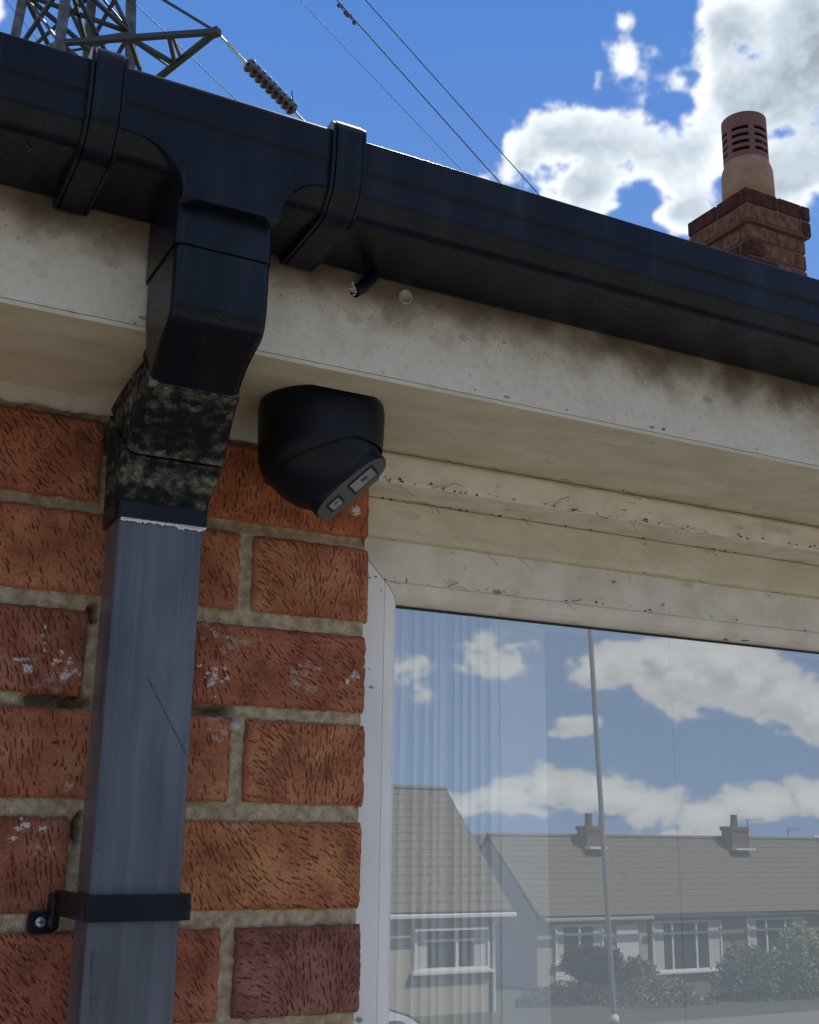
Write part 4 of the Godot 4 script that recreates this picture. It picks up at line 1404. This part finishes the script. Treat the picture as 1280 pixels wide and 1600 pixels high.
# ---------------------------------------------------------------- pylon and lines
func pylon() -> void:
	var base := Vector3(2.9, -2.3, -19.9)
	var tip := Vector3(4.923, 13.5, -16.94)
	var ax := Vector3(-0.58, 0, -0.815).normalized()
	var pe := Vector3(-ax.z, 0, ax.x) * -1.0
	var tw := 1.95
	var td := 1.2
	var mid := tip + ax * (2.75 + td / 2)
	mid.y = 0
	var corner := func(i: int, y: float) -> Vector3:   # 0, 1 towards the near arm; 2, 3 behind
		var k := lerpf(1.0, 0.45, clampf((y - 13.5) / 9.0, -2.4, 1.0))
		if y < 13.5:
			k = 1.0 + (13.5 - y) * 0.105
		var s := 1.0 if i % 2 == 0 else -1.0
		var d := -1.0 if i < 2 else 1.0
		return mid + (pe * s * tw / 2 + ax * d * td / 2) * k + Vector3(0, y, 0)
	var t := thing("pylon", "tall lattice steel electricity pylon behind the roof at upper left", "pylon", base)
	var st: SurfaceTool
	for i in 4:
		st = begin()
		bar(st, corner.call(i, -2.6), corner.call(i, 13.5), 0.20)
		bar(st, corner.call(i, 13.5), corner.call(i, 23.0), 0.17)
		part(st, "leg", M.galvanised, t)
	var levels := [-2.4, 2.2, 6.2, 9.4, 11.7, 13.5, 15.0, 16.4, 17.7, 18.9, 20.3, 21.7, 23.0]
	for k in levels.size() - 1:
		var a: float = levels[k]
		var b: float = levels[k + 1]
		for f in [[0, 1], [1, 3], [3, 2], [2, 0]]:
			st = begin()
			var w := 0.075 if a > 9 else 0.10
			bar(st, corner.call(f[0], a), corner.call(f[1], b), w, 0.05)
			bar(st, corner.call(f[1], a), corner.call(f[0], b), w, 0.045)
			bar(st, corner.call(f[0], b), corner.call(f[1], b), 0.08, 0.06)
			part(st, "cross_brace", M.green_steel if (k + f[0]) % 3 else M.galvanised, t)
		st = begin()
		bar(st, corner.call(0, b), corner.call(3, b), 0.07)
		bar(st, corner.call(1, b), corner.call(2, b), 0.07)
		part(st, "plan_brace", M.green_steel, t)
	st = begin()
	var peak: Vector3 = mid + Vector3(0, 26.5, 0)
	for i in 4:
		bar(st, corner.call(i, 23.0), peak, 0.10)
	part(st, "peak", M.galvanised, t)
	var arm := func(y: float, reach: float, side: float) -> void:
		var end: Vector3 = mid - ax * side * (reach + td / 2) + Vector3(0, y, 0)
		var i0 := 0 if side > 0 else 2
		var a: Vector3 = corner.call(i0, y)
		var b: Vector3 = corner.call(i0 + 1, y)
		st = begin()
		bar(st, a, end, 0.10, 0.09)
		bar(st, b, end, 0.10, 0.09)
		bar(st, corner.call(i0 + 1, y + 2.7), end, 0.055)
		bar(st, end + ax * side * 0.18, end - ax * side * 0.06, 0.15, 0.12)
		var m := part(st, "crossarm", M.green_steel, t)
		st = begin()
		var pa := [a.lerp(end, 0.70), b.lerp(end, 0.55), a.lerp(end, 0.45), b.lerp(end, 0.20), a.lerp(end, 0.12)]
		for q in 4:
			bar(st, pa[q], pa[q + 1], 0.075)
		bar(st, a.lerp(end, 0.72), b.lerp(end, 0.62), 0.05)
		bar(st, b.lerp(end, 0.5), corner.call(i0 + 1, y + 1.35), 0.04)
		part(st, "lacing", M.green_steel, m)
	arm.call(13.5, 2.75, 1.0)
	arm.call(13.5, 2.75, -1.0)
	arm.call(17.7, 3.3, 1.0)
	arm.call(17.7, 3.3, -1.0)
	arm.call(21.7, 2.6, 1.0)
	arm.call(21.7, 2.6, -1.0)
	# insulator string from the near arm
	var d := (Vector3(7.1158, 13.5, -18.537) - tip).normalized()
	t = thing("insulator_string", "string of dark ribbed insulator discs hung from the pylon arm over the gutter", "insulator", tip + d * 1.6)
	st = begin()
	tube(st, [tip, tip + d * 0.95], 0.022, 6)
	part(st, "link", M.bright_metal, t)
	for s in [-1.0, 1.0]:
		st = begin()
		bar(st, tip + d * 0.35 + Vector3(0, 0.05 * s, 0), tip + d * 0.95 + Vector3(0, 0.03 * s, 0), 0.022)
		part(st, "yoke_bar", M.bright_metal, t)
	st = begin()
	tube(st, [tip + d * 2.62, tip + d * 3.1], 0.026, 6)
	part(st, "link", M.bright_metal, t)
	for k in 9:
		st = begin(0)
		var f := facing(d, tip + d * (1.04 + k * 0.185))
		lathe(st, [Vector2(0.03, -0.02), Vector2(0.135, 0.015), Vector2(0.14, 0.03), Vector2(0.10, 0.065), Vector2(0.06, 0.085), Vector2(0.05, 0.12), Vector2(0.03, 0.16)], f, 20)
		part(st, "disc", M.porcelain, t)
	st = begin()
	bar(st, tip + d * 2.66, tip + d * 2.62 + Vector3(-0.05, 0.42, 0), 0.02)
	part(st, "arcing_horn", M.galvanised, t)
	# conductors: each leaves an arm and runs off to the right and behind the house
	var lines := [
		["overhead power line leaving the string of insulators", tip + d * 3.05, d, 0.016],
		["dark power line with two vibration dampers near the top edge, second from the right", Vector3(8.53, 17.7, -20.0), Vector3(6.27, -0.13, -4.0), 0.017],
		["rightmost of the power lines crossing the blue sky", Vector3(9.75, 18.8, -21.0), Vector3(6.42, -0.07, -4.0), 0.016],
		["faintest thin power line, left of the one with dampers", Vector3(7.86, 17.2, -20.0), Vector3(5.82, 0.28, -4.0), 0.008],
		["thin power line passing behind the pylon arm", Vector3(4.48, 17.5, -22.0), Vector3(3.36, 0.06, -2.5), 0.012],
		["thin wire at the far left of the pylon legs", Vector3(2.19, 18.71, -25.0), Vector3(0.55, -0.05, -0.6), 0.012],
	]
	for l in lines:
		var dir: Vector3 = l[2].normalized()
		var p: Vector3 = l[1]
		t = thing("power_line", l[0], "power line", p, "power lines overhead")
		st = begin()
		var pts := []
		var s0 := 0.0 if l == lines[0] else -9.0
		for k in 16:
			var s := lerpf(s0, 60.0, k / 15.0)
			pts.append(p + dir * s)
		tube(st, pts, l[3], 6)
		part(st, "conductor", M.cable, t)
		if l == lines[1]:
			for s in [0.25, 0.62]:
				st = begin()
				tube(st, [p + dir * (s - 0.14) + Vector3(0, -0.09, 0), p + dir * s + Vector3(0, -0.06, 0), p + dir * (s + 0.14) + Vector3(0, -0.09, 0)], 0.012, 6)
				for e in [-0.14, 0.14]:
					bar(st, p + dir * (s + e * 0.7) + Vector3(0, -0.09, 0), p + dir * (s + e * 1.25) + Vector3(0, -0.10, 0), 0.055)
				bar(st, p + dir * s + Vector3(0, 0.03, 0), p + dir * s + Vector3(0, -0.09, 0), 0.03)
				part(st, "vibration_damper", M.cable, t)

# ---------------------------------------------------------------- ground and the other side of the street
func gy(x: float, z: float) -> float:
	var prof := [Vector2(-400, -2.6), Vector2(-12, -2.32), Vector2(1.5, -2.32), Vector2(5, -2.75), Vector2(11.5, -4.02), Vector2(13.2, -4.18), Vector2(18.8, -4.22), Vector2(20.5, -4.15), Vector2(26, -4.5), Vector2(34, -5.25), Vector2(60, -6.0), Vector2(400, -14.0)]
	for i in prof.size() - 1:
		if z <= prof[i + 1].x:
			return lerpf(prof[i].y, prof[i + 1].y, clampf((z - prof[i].x) / (prof[i + 1].x - prof[i].x), 0.0, 1.0))
	return -14.0

func sheet(called: String, m: Material, xs: Array, zs: Array, lift: float) -> void:
	ORG = Vector3.ZERO
	var st := begin(0)
	for i in xs.size() - 1:
		for j in zs.size() - 1:
			var p := []
			for c in [[0, 0], [0, 1], [1, 1], [1, 0]]:
				var x: float = xs[i + c[0]]
				var z: float = zs[j + c[1]]
				p.append(Vector3(x, gy(x, z) + lift, z))
			quad(st, p[0], p[1], p[2], p[3])
	structure(st, called, m)

func ground() -> void:
	sheet("ground", M.grass, [-400, -60, -20, 0, 20, 60, 400], [-400, -60, -12, 1.5, 5, 11.5, 13.2, 18.8, 20.5, 26, 34, 60, 150, 400], 0.0)
	sheet("driveway", M.paving, [-14, 0, 14], [-0.3, 1.5, 5, 11.4], 0.004)
	sheet("road", M.asphalt, [-200, -40, 0, 40, 200], [13.2, 15, 17, 18.8], 0.004)
	ORG = Vector3.ZERO
	var st := begin()
	for z in [[11.5, 13.1], [18.9, 20.5]]:
		var a := gy(0, z[0])
		var b := gy(0, z[1])
		var y0 := minf(a, b) - 0.2
		for i in 50:
			var x := -50.0 + i * 2.0
			var hi := maxf(a, b) + 0.10
			box(st, Vector3(x, y0, z[0]), Vector3(x + 1.99, hi, z[1]), 0.01)
	structure(st, "pavement", M.pavement_slab)

func far_window(house: Node3D, x0: float, x1: float, y0: float, y1: float, z: float, bars: Array, rail: float) -> void:  # faces -z
	var st := begin()
	var w := 0.07
	box(st, Vector3(x0, y0, z - 0.05), Vector3(x0 + w, y1, z + 0.04))
	box(st, Vector3(x1 - w, y0, z - 0.05), Vector3(x1, y1, z + 0.04))
	box(st, Vector3(x0 + w, y0, z - 0.05), Vector3(x1 - w, y0 + w, z + 0.04))
	box(st, Vector3(x0 + w, y1 - w, z - 0.05), Vector3(x1 - w, y1, z + 0.04))
	for b in bars:
		box(st, Vector3(b - 0.04, y0 + w, z - 0.045), Vector3(b + 0.04, y1 - w, z + 0.03))
	if rail > 0:
		var cuts := [x0 + w]
		for b in bars:
			cuts.append(b - 0.04)
			cuts.append(b + 0.04)
		cuts.append(x1 - w)
		for i in range(0, cuts.size(), 2):
			box(st, Vector3(cuts[i], y1 - rail - 0.035, z - 0.045), Vector3(cuts[i + 1], y1 - rail + 0.035, z + 0.03))
	var f := part(st, "window", M.white_paint, house)
	st = begin()
	box(st, Vector3(x0 + 0.05, y0 + 0.05, z), Vector3(x1 - 0.05, y1 - 0.05, z + 0.02))
	part(st, "pane", M.far_glass, f)
	for c in [[x0 + w + 0.01, x0 + w + (x1 - x0) * 0.14], [x1 - w - (x1 - x0) * 0.17, x1 - w - 0.01]]:
		st = begin()
		for k in 6:
			var cx: float = lerpf(c[0], c[1], k / 6.0)
			box(st, Vector3(cx, y0 + w + 0.01, z - 0.006 - 0.004 * (k % 2)), Vector3(lerpf(c[0], c[1], (k + 0.96) / 6.0), y1 - w - 0.01, z - 0.001))
		part(st, "curtain", M.net_curtain, f)
	st = begin()
	box(st, Vector3(x0 - 0.08, y0 - 0.07, z - 0.14), Vector3(x1 + 0.08, y0 - 0.004, z + 0.03))
	part(st, "sill", M.white_paint, f)

func tiled_roof(house: Node3D, x0: float, x1: float, eave: Vector2, ridge: Vector2, rows: int, back := true) -> Node3D:  # (z, y)
	var st := begin()
	for side in ([0, 1] if back else [0]):
		var e := eave
		if side == 1:
			e = Vector2(2 * ridge.x - eave.x, eave.y)
		var n := 6
		for r in rows:
			var a := e.lerp(ridge, float(r) / rows)
			var b := e.lerp(ridge, float(r + 1.08) / rows)
			var mid := (a + b) / 2
			var d := (b - a)
			var ang := atan2(d.y, d.x)
			# each course tips up a little over the one below
			var zax := Vector3(0, d.y, d.x).normalized()
			var yax := Vector3(0, absf(d.x), -d.y * signf(d.x)).normalized()
			var bs := Basis(Vector3.RIGHT * signf(zax.z), yax, zax)
			bs = bs * Basis(Vector3.RIGHT, 0.045)
			hexa(st, Transform3D(bs, Vector3((x0 + x1) / 2, mid.y, mid.x)), Vector3((x1 - x0) / 2, 0.022, d.length() / 2))
	var o := part(st, "roof", M.concrete_tile, house)
	st = begin()
	prism(st, rounded([Vector2(ridge.x - 0.14, ridge.y - 0.02), Vector2(ridge.x, ridge.y + 0.10), Vector2(ridge.x + 0.14, ridge.y - 0.02)], 0.05, 3), Transform3D(Basis(Vector3(0, 0, 1), Vector3.UP, Vector3(1, 0, 0)), Vector3.ZERO), x0, x1)
	part(st, "ridge_tiles", M.concrete_tile, o)
	return o

func stack(house: Node3D, x0: float, x1: float, z0: float, z1: float, y0: float, y1: float) -> void:
	var st := begin()
	box(st, Vector3(x0, y0, z0), Vector3(x1, y1 - 0.16, z1))
	box(st, Vector3(x0 - 0.05, y1 - 0.16, z0 - 0.05), Vector3(x1 + 0.05, y1, z1 + 0.05), 0.01)
	var c := part(st, "chimney", M.far_chimney_brick, house)
	st = begin(0)
	lathe(st, [Vector2(0.17, y1), Vector2(0.15, y1 + 0.1), Vector2(0.13, y1 + 0.42), Vector2(0.16, y1 + 0.46), Vector2(0.12, y1 + 0.46)], Transform3D(Basis(), Vector3((x0 + x1) / 2, 0, (z0 + z1) / 2)), 16)
	part(st, "chimney_pot", M.far_chimney_brick, c)
	st = begin()
	box(st, Vector3(x0 - 0.08, y0 + 0.22, z0 - 0.32), Vector3(x1 + 0.08, y0 + 0.30, z0 - 0.003))
	part(st, "flashing", M.white_paint, c)

func aerial(house: Node3D, x: float, y: float, z: float, ln: float) -> void:
	var st := begin()
	tube(st, [Vector3(x, y - 1.0, z), Vector3(x, y, z)], 0.02, 5)
	tube(st, [Vector3(x - 0.1, y, z), Vector3(x + ln, y + 0.06, z + 0.1)], 0.010, 5)
	for k in 7:
		var q := Vector3(x + ln * k / 6.0, y + 0.01 * k, z + 0.016 * k)
		tube(st, [q - Vector3(0, 0.12, 0), q + Vector3(0, 0.12, 0)], 0.008, 4)
	part(st, "aerial", M.cable, house)

func shrub(called: String, label: String, category: String, c: Vector3, r: Vector3, count: int, col: Color, group := "", shape := 0) -> void:
	var t := thing(called, label, category, Vector3(c.x, gy(c.x, c.z), c.z), group)
	rng.seed = int(c.x * 100 + c.z)
	var f := FastNoiseLite.new()
	f.seed = int(c.x * 10)
	f.frequency = 0.9
	var st := begin()
	for k in count:
		var d := Vector3(rng.randfn(), rng.randfn(), rng.randfn()).normalized()
		var k2 := pow(rng.randf(), 0.28)
		var q := d * k2
		var s := 1.0 + 0.34 * f.get_noise_3d(d.x * 1.6 + c.x, d.y * 1.6, d.z * 1.6)
		var p := c + Vector3(q.x * r.x, q.y * r.y, q.z * r.z) * s
		if shape == 1 and q.y < 0.1:   # narrows to the stem below
			p.x = c.x + (p.x - c.x) * clampf(1.0 + (q.y - 0.1) * 1.05, 0.1, 1.0)
			p.z = c.z + (p.z - c.z) * clampf(1.0 + (q.y - 0.1) * 1.05, 0.1, 1.0)
		p.y = maxf(p.y, gy(p.x, p.z) + 0.03)
		var sz := rng.randf_range(0.035, 0.075) * (1.0 if shape == 0 else 0.8)
		var bs := Basis.from_euler(Vector3(rng.randf() * TAU, rng.randf() * TAU, rng.randf() * TAU))
		var v := rng.randf_range(0.6, 1.35) * (0.8 + 0.5 * f.get_noise_3d(p.x * 2.0, p.y * 2.0, p.z * 2.0))
		st.set_color(Color(col.r * v, col.g * v, col.b * v))
		var A := p + bs * Vector3(-sz, 0, 0)
		var B := p + bs * Vector3(0, 0, sz * 0.55)
		var C := p + bs * Vector3(sz, sz * 0.3, 0)
		var D := p + bs * Vector3(0, 0, -sz * 0.55)
		tri(st, A, B, C)
		tri(st, A, C, D)
	part(st, "foliage", M.hedge_leaf, t, "", "stuff")
	st = begin()
	for k in 5:
		var e := c + Vector3(rng.randf_range(-0.6, 0.6) * r.x, rng.randf_range(0.0, 0.6) * r.y, rng.randf_range(-0.6, 0.6) * r.z)
		tube(st, [Vector3(c.x, gy(c.x, c.z) - 0.05, c.z), c.lerp(e, 0.35) - Vector3(0, r.y * 0.3, 0), e], 0.025, 5)
	part(st, "stem", M.twig, t)

func street() -> void:
	# all of this stands across the road and is seen in the window glass
	# nearer bungalow on higher ground
	var t := thing("facing_bungalow", "bungalow with a steep tiled gable roof and cream wall, left in the window reflection", "house", Vector3(11, -4.5, 29))
	var st := begin()
	var zf := 26.2
	var top := -2.20
	box(st, Vector3(5.5, -4.8, zf), Vector3(16.5, top, zf + 0.3))
	box(st, Vector3(16.2, -4.8, zf + 0.301), Vector3(16.498, top, zf + 6.0))
	box(st, Vector3(5.5, -4.8, zf + 0.301), Vector3(5.8, top, zf + 6.0))
	part(st, "wall", M.cream_render, t)
	st = begin()
	for x in [16.2, 5.5]:
		prism(st, PackedVector2Array([Vector2(zf + 0.05, top - 0.002), Vector2(zf + 6.4, top - 0.002), Vector2(zf + 3.25, 0.80)]), Transform3D(Basis(Vector3(0, 0, 1), Vector3.UP, Vector3(1, 0, 0)), Vector3.ZERO), x, x + 0.29, false)
	part(st, "gable", M.cream_render, t)
	tiled_roof(t, 5.3, 16.86, Vector2(zf - 0.30, -2.12), Vector2(zf + 3.2, 0.99), 15)
	far_window(t, 14.15, 16.30, -3.50, -2.50, zf - 0.03, [15.35], 0.30)
	far_window(t, 8.0, 11.2, -3.50, -2.50, zf - 0.03, [9.0, 10.2], 0.30)
	st = begin()
	box(st, Vector3(5.3, -2.26, zf - 0.42), Vector3(16.9, -2.15, zf - 0.31), 0.02)
	tube(st, [Vector3(16.42, -2.24, zf - 0.33), Vector3(16.42, -2.45, zf - 0.06), Vector3(16.42, -4.5, zf - 0.06)], 0.045, 8)
	part(st, "white_gutter", M.white_paint, t)
	# terrace of two behind it and to the right
	zf = 34.4
	var e := Vector2(34.05, -2.90)
	var rd := Vector2(37.4, -0.27)
	for h in 2:
		var x0: float = [23.15, 27.97][h]
		var x1: float = [27.95, 39.6][h]
		t = thing("terraced_house", ["left house of the reflected tiled terrace, white panelled bay and one chimney", "right house of the reflected tiled terrace with two white framed windows"][h], "house", Vector3((x0 + x1) / 2, -5.3, 37.4))
		st = begin()
		box(st, Vector3(x0 + 0.1, -5.7, zf), Vector3(x1 - 0.01, -2.98, zf + 0.3))
		box(st, Vector3(x0 + 0.1, -5.7, zf + 0.301), Vector3(x0 + 0.35, -2.98, zf + 6.0))
		box(st, Vector3(x1 - 0.26, -5.7, zf + 0.301), Vector3(x1 - 0.012, -2.98, zf + 6.0))
		part(st, "wall", M.grey_render if h == 0 else M.brown_brick, t)
		st = begin()
		prism(st, PackedVector2Array([Vector2(zf + 0.02, -2.982), Vector2(40.7, -2.982), Vector2(37.4, -0.42)]), Transform3D(Basis(Vector3(0, 0, 1), Vector3.UP, Vector3(1, 0, 0)), Vector3.ZERO), x0 + 0.1 if h == 0 else x1 - 0.3, x0 + 0.35 if h == 0 else x1 - 0.05, false)
		part(st, "gable", M.grey_render, t)
		tiled_roof(t, x0, x1, e, rd, 14)
		st = begin()
		box(st, Vector3(x0 + 0.12, -3.06, 33.90), Vector3(x1 - 0.03, -2.95, 34.02), 0.02)
		part(st, "gutter", M.grey_render if h == 0 else M.cable, t)
		if h == 0:
			far_window(t, 23.95, 25.95, -4.40, -3.20, zf - 0.05, [24.95], 0.32)
			st = begin()
			for k in 4:
				box(st, Vector3(23.95, -5.22 + k * 0.19, zf - 0.06), Vector3(25.95, -5.22 + k * 0.19 + 0.175, zf - 0.004), 0.008)
			part(st, "white_cladding", M.white_paint, t)
			st = begin()
			box(st, Vector3(26.55, -5.2, zf - 0.05), Vector3(27.5, -3.25, zf - 0.004), 0.01)
			part(st, "door", M.white_paint, t)
			stack(t, 27.02, 27.66, 36.6, 37.2, -0.95, 0.10)
			aerial(t, 27.9, 0.42, 37.0, 1.0)
		else:
			far_window(t, 28.10, 31.30, -4.86, -3.16, zf - 0.05, [29.0, 30.1], 0.42)
			far_window(t, 32.55, 35.40, -4.78, -3.14, zf - 0.05, [33.5, 34.45], 0.42)
			stack(t, 34.15, 35.0, 36.6, 37.2, -0.95, 0.18)
			aerial(t, 35.4, 0.45, 37.0, 1.0)
			aerial(t, 38.0, 0.10, 37.4, 0.8)
			st = begin()
			bar(st, Vector3(39.62, e.y + 0.05, e.x - 0.1), Vector3(39.62, rd.y + 0.06, rd.x), 0.10, 0.22)
			bar(st, Vector3(39.62, rd.y + 0.06, rd.x), Vector3(39.62, e.y + 0.05, 2 * rd.x - e.x), 0.10, 0.22)
			part(st, "bargeboard", M.white_paint, t)
	# lamp post
	t = thing("lamp_post", "tall slim grey lamp post leaning slightly, standing by the road in the reflection", "lamp post", Vector3(12.40, -4.15, 15.876))
	st = begin()
	var lean := Vector3(-0.0437, 1.0, 0.0)
	var foot := Vector3(12.40, -4.20, 15.876)
	tube(st, [foot, foot + lean * 1.05], 0.075, 14)
	part(st, "base_column", M.post_steel, t)
	st = begin(0)
	lathe(st, [Vector2(0.075, 0.0), Vector2(0.085, 0.02), Vector2(0.08, 0.07), Vector2(0.046, 0.12)], facing(lean, foot + lean * 1.03), 18)
	part(st, "collar", M.white_paint, t)
	st = begin()
	tube(st, [foot + lean * 1.1, foot + lean * 4.0, foot + lean * 8.2], 0.043, 12)
	part(st, "column", M.post_steel, t)
	st = begin()
	tube(st, [foot + lean * 8.2, foot + lean * 8.45 + Vector3(0.1, 0, -0.2), foot + lean * 8.5 + Vector3(0.2, 0, -0.8)], 0.03, 8)
	hexa(st, Transform3D(Basis(), foot + lean * 8.5 + Vector3(0.22, 0.0, -1.05)), Vector3(0.12, 0.06, 0.32), 0.03)
	part(st, "lantern", M.post_steel, t)
	# planting
	shrub("round_shrub", "dark round-headed shrub on a short stem in front of the white panelled bay", "shrub", Vector3(22.3, -4.15, 29.9), Vector3(1.12, 0.78, 0.9), 9000, L(0.075, 0.085, 0.06), "", 1)
	shrub("garden_bush", "rounded olive green bush just right of the lamp post foot", "bush", Vector3(20.9, -4.75, 25.2), Vector3(1.6, 0.95, 1.1), 8000, L(0.33, 0.335, 0.19), "")
	shrub("garden_bush", "taller thin bush behind the rounded one, below the middle window", "bush", Vector3(21.6, -4.2, 27.0), Vector3(0.6, 0.75, 0.6), 3600, L(0.31, 0.33, 0.18), "")
	shrub("garden_bush", "dark bush left of the bright one at the right of the reflection", "bush", Vector3(23.9, -4.3, 25.0), Vector3(1.1, 1.3, 1.0), 7000, L(0.28, 0.32, 0.17), "")
	shrub("garden_bush", "bright light green bush at the right edge of the reflection", "bush", Vector3(25.5, -4.0, 24.6), Vector3(1.15, 1.45, 1.0), 8000, L(0.42, 0.48, 0.24), "")
	shrub("garden_bush", "low dark hedge bush beneath the round-headed shrub", "bush", Vector3(19.3, -4.55, 26.8), Vector3(1.6, 0.55, 0.8), 5000, L(0.16, 0.165, 0.12), "")
	# low garden wall
	t = thing("garden_wall", "low grey garden wall in front of the reflected terrace", "wall", Vector3(26, -4.6, 22.0))
	st = begin()
	for k in 24:
		box(st, Vector3(17.2 + k * 0.9, -5.0, 21.9), Vector3(17.2 + k * 0.9 + 0.89, -4.42, 22.1), 0.012)
	part(st, "blockwork", M.grey_render, t)
	parked_car()

func parked_car() -> void:
	var base := Vector3(6.0, gy(6.0, 14.2), 14.2)
	var t := thing("parked_car", "white hatchback parked on the road, roof just showing low in the window reflection", "car", base)
	var y := base.y + 0.13
	var z0 := 13.4
	var z1 := 15.05
	var side := rounded([Vector2(3.950, y + 0.25), Vector2(3.900, y + 0.75), Vector2(4.400, y + 0.92), Vector2(7.650, y + 0.98), Vector2(8.100, y + 0.80), Vector2(8.150, y + 0.30), Vector2(7.800, y + 0.18), Vector2(4.300, y + 0.18)], 0.14, 4)
	var st := begin()
	prism(st, side, Transform3D(), z0, z1, true)
	var b := part(st, "body", M.white_car_paint, t)
	st = begin()
	var cab := rounded([Vector2(4.650, y + 0.92), Vector2(5.600, y + 1.42), Vector2(6.900, y + 1.46), Vector2(7.750, y + 0.97)], 0.12, 4)
	prism(st, cab, Transform3D(), z0 + 0.10, z1 - 0.10, true)
	part(st, "cabin", M.white_car_paint, b)
	for z in [[z0 + 0.085, z0 + 0.098], [z1 - 0.098, z1 - 0.085]]:
		st = begin()
		prism(st, rounded([Vector2(4.950, y + 0.99), Vector2(5.650, y + 1.35), Vector2(6.250, y + 1.37), Vector2(6.250, y + 0.99)], 0.05, 3), Transform3D(), z[0], z[1])
		prism(st, rounded([Vector2(6.350, y + 0.99), Vector2(6.350, y + 1.37), Vector2(6.850, y + 1.38), Vector2(7.450, y + 1.02)], 0.05, 3), Transform3D(), z[0], z[1])
		part(st, "side_window", M.far_glass, b)
	st = begin()
	hexa(st, Transform3D(Basis(Vector3.BACK, atan2(0.5, 0.95)), Vector3(5.10, y + 1.19, (z0 + z1) / 2)), Vector3(0.42, 0.012, 0.62))
	part(st, "windscreen", M.far_glass, b)
	st = begin()
	hexa(st, Transform3D(Basis(Vector3.BACK, -atan2(0.49, 0.85)), Vector3(7.35, y + 1.245, (z0 + z1) / 2)), Vector3(0.36, 0.012, 0.60))
	part(st, "rear_window", M.far_glass, b)
	for x in [4.75, 7.25]:
		for z in [z0 + 0.08, z1 - 0.08]:
			st = begin(0)
			lathe(st, [Vector2(0.18, -0.10), Vector2(0.30, -0.10), Vector2(0.32, -0.07), Vector2(0.32, 0.07), Vector2(0.30, 0.10), Vector2(0.18, 0.10)], facing(Vector3.BACK, Vector3(x, base.y + 0.32, z)), 24)
			var wl := part(st, "wheel", M.rubber, t)
			st = begin(0)
			lathe(st, [Vector2(0.0, -0.09), Vector2(0.2, -0.085), Vector2(0.2, 0.085), Vector2(0.0, 0.09)], facing(Vector3.BACK, Vector3(x, base.y + 0.32, z)), 20)
			part(st, "rim", M.screw_steel, wl)
	for z in [z0 + 0.25, z1 - 0.25]:
		st = begin()
		hexa(st, Transform3D(Basis(), Vector3(3.94, y + 0.68, z)), Vector3(0.05, 0.08, 0.16), 0.03)
		part(st, "headlight", M.lens_glass, b)
	t.position += Vector3(1.05, -0.10, 1.4)


func _ready() -> void:
	rng.seed = 11
	rag.frequency = 0.16
	rag.fractal_octaves = 3
	# ------------------------------------------------ camera
	var cam := Camera3D.new()
	cam.name = "camera"
	add_child(cam)
	cam.keep_aspect = Camera3D.KEEP_HEIGHT
	cam.fov = 46.584
	cam.near = 0.02
	cam.far = 3000.0
	cam.transform = Transform3D(Basis(Vector3(0.883332, 0.013141, 0.468565), Vector3(-0.133332, 0.96536, 0.224282), Vector3(-0.449386, -0.26059, 0.854485)), Vector3(-0.42107, -0.2427 + OY, 0.87153))
	# ------------------------------------------------ sky, sun, exposure
	var env := Environment.new()
	env.background_mode = Environment.BG_SKY
	env.tonemap_mode = Environment.TONE_MAPPER_LINEAR
	env.tonemap_exposure = 1.1
	env.sdfgi_enabled = true
	env.ssao_enabled = true
	env.ssil_enabled = true
	var sm := PanoramaSkyMaterial.new()
	sm.panorama = tex(sky_picture())
	env.sky = Sky.new()
	env.sky.sky_material = sm
	var we := WorldEnvironment.new()
	we.name = "environment"
	we.environment = env
	add_child(we)
	var sun := DirectionalLight3D.new()
	sun.name = "sun"
	add_child(sun)
	sun.light_energy = 1.5
	sun.light_color = Color(1.0, 0.96, 0.89)
	sun.light_angular_distance = 0.5
	sun.shadow_enabled = true
	sun.look_at_from_position(Vector3(0.40, 0.80, -0.45) * 50.0, Vector3.ZERO)
	# ------------------------------------------------ materials, then the place
	materials()
	ground()
	bungalow()
	window_parts()
	chimney()
	gutter()
	downpipe()
	dome_camera()
	small_things()
	pylon()
	street()
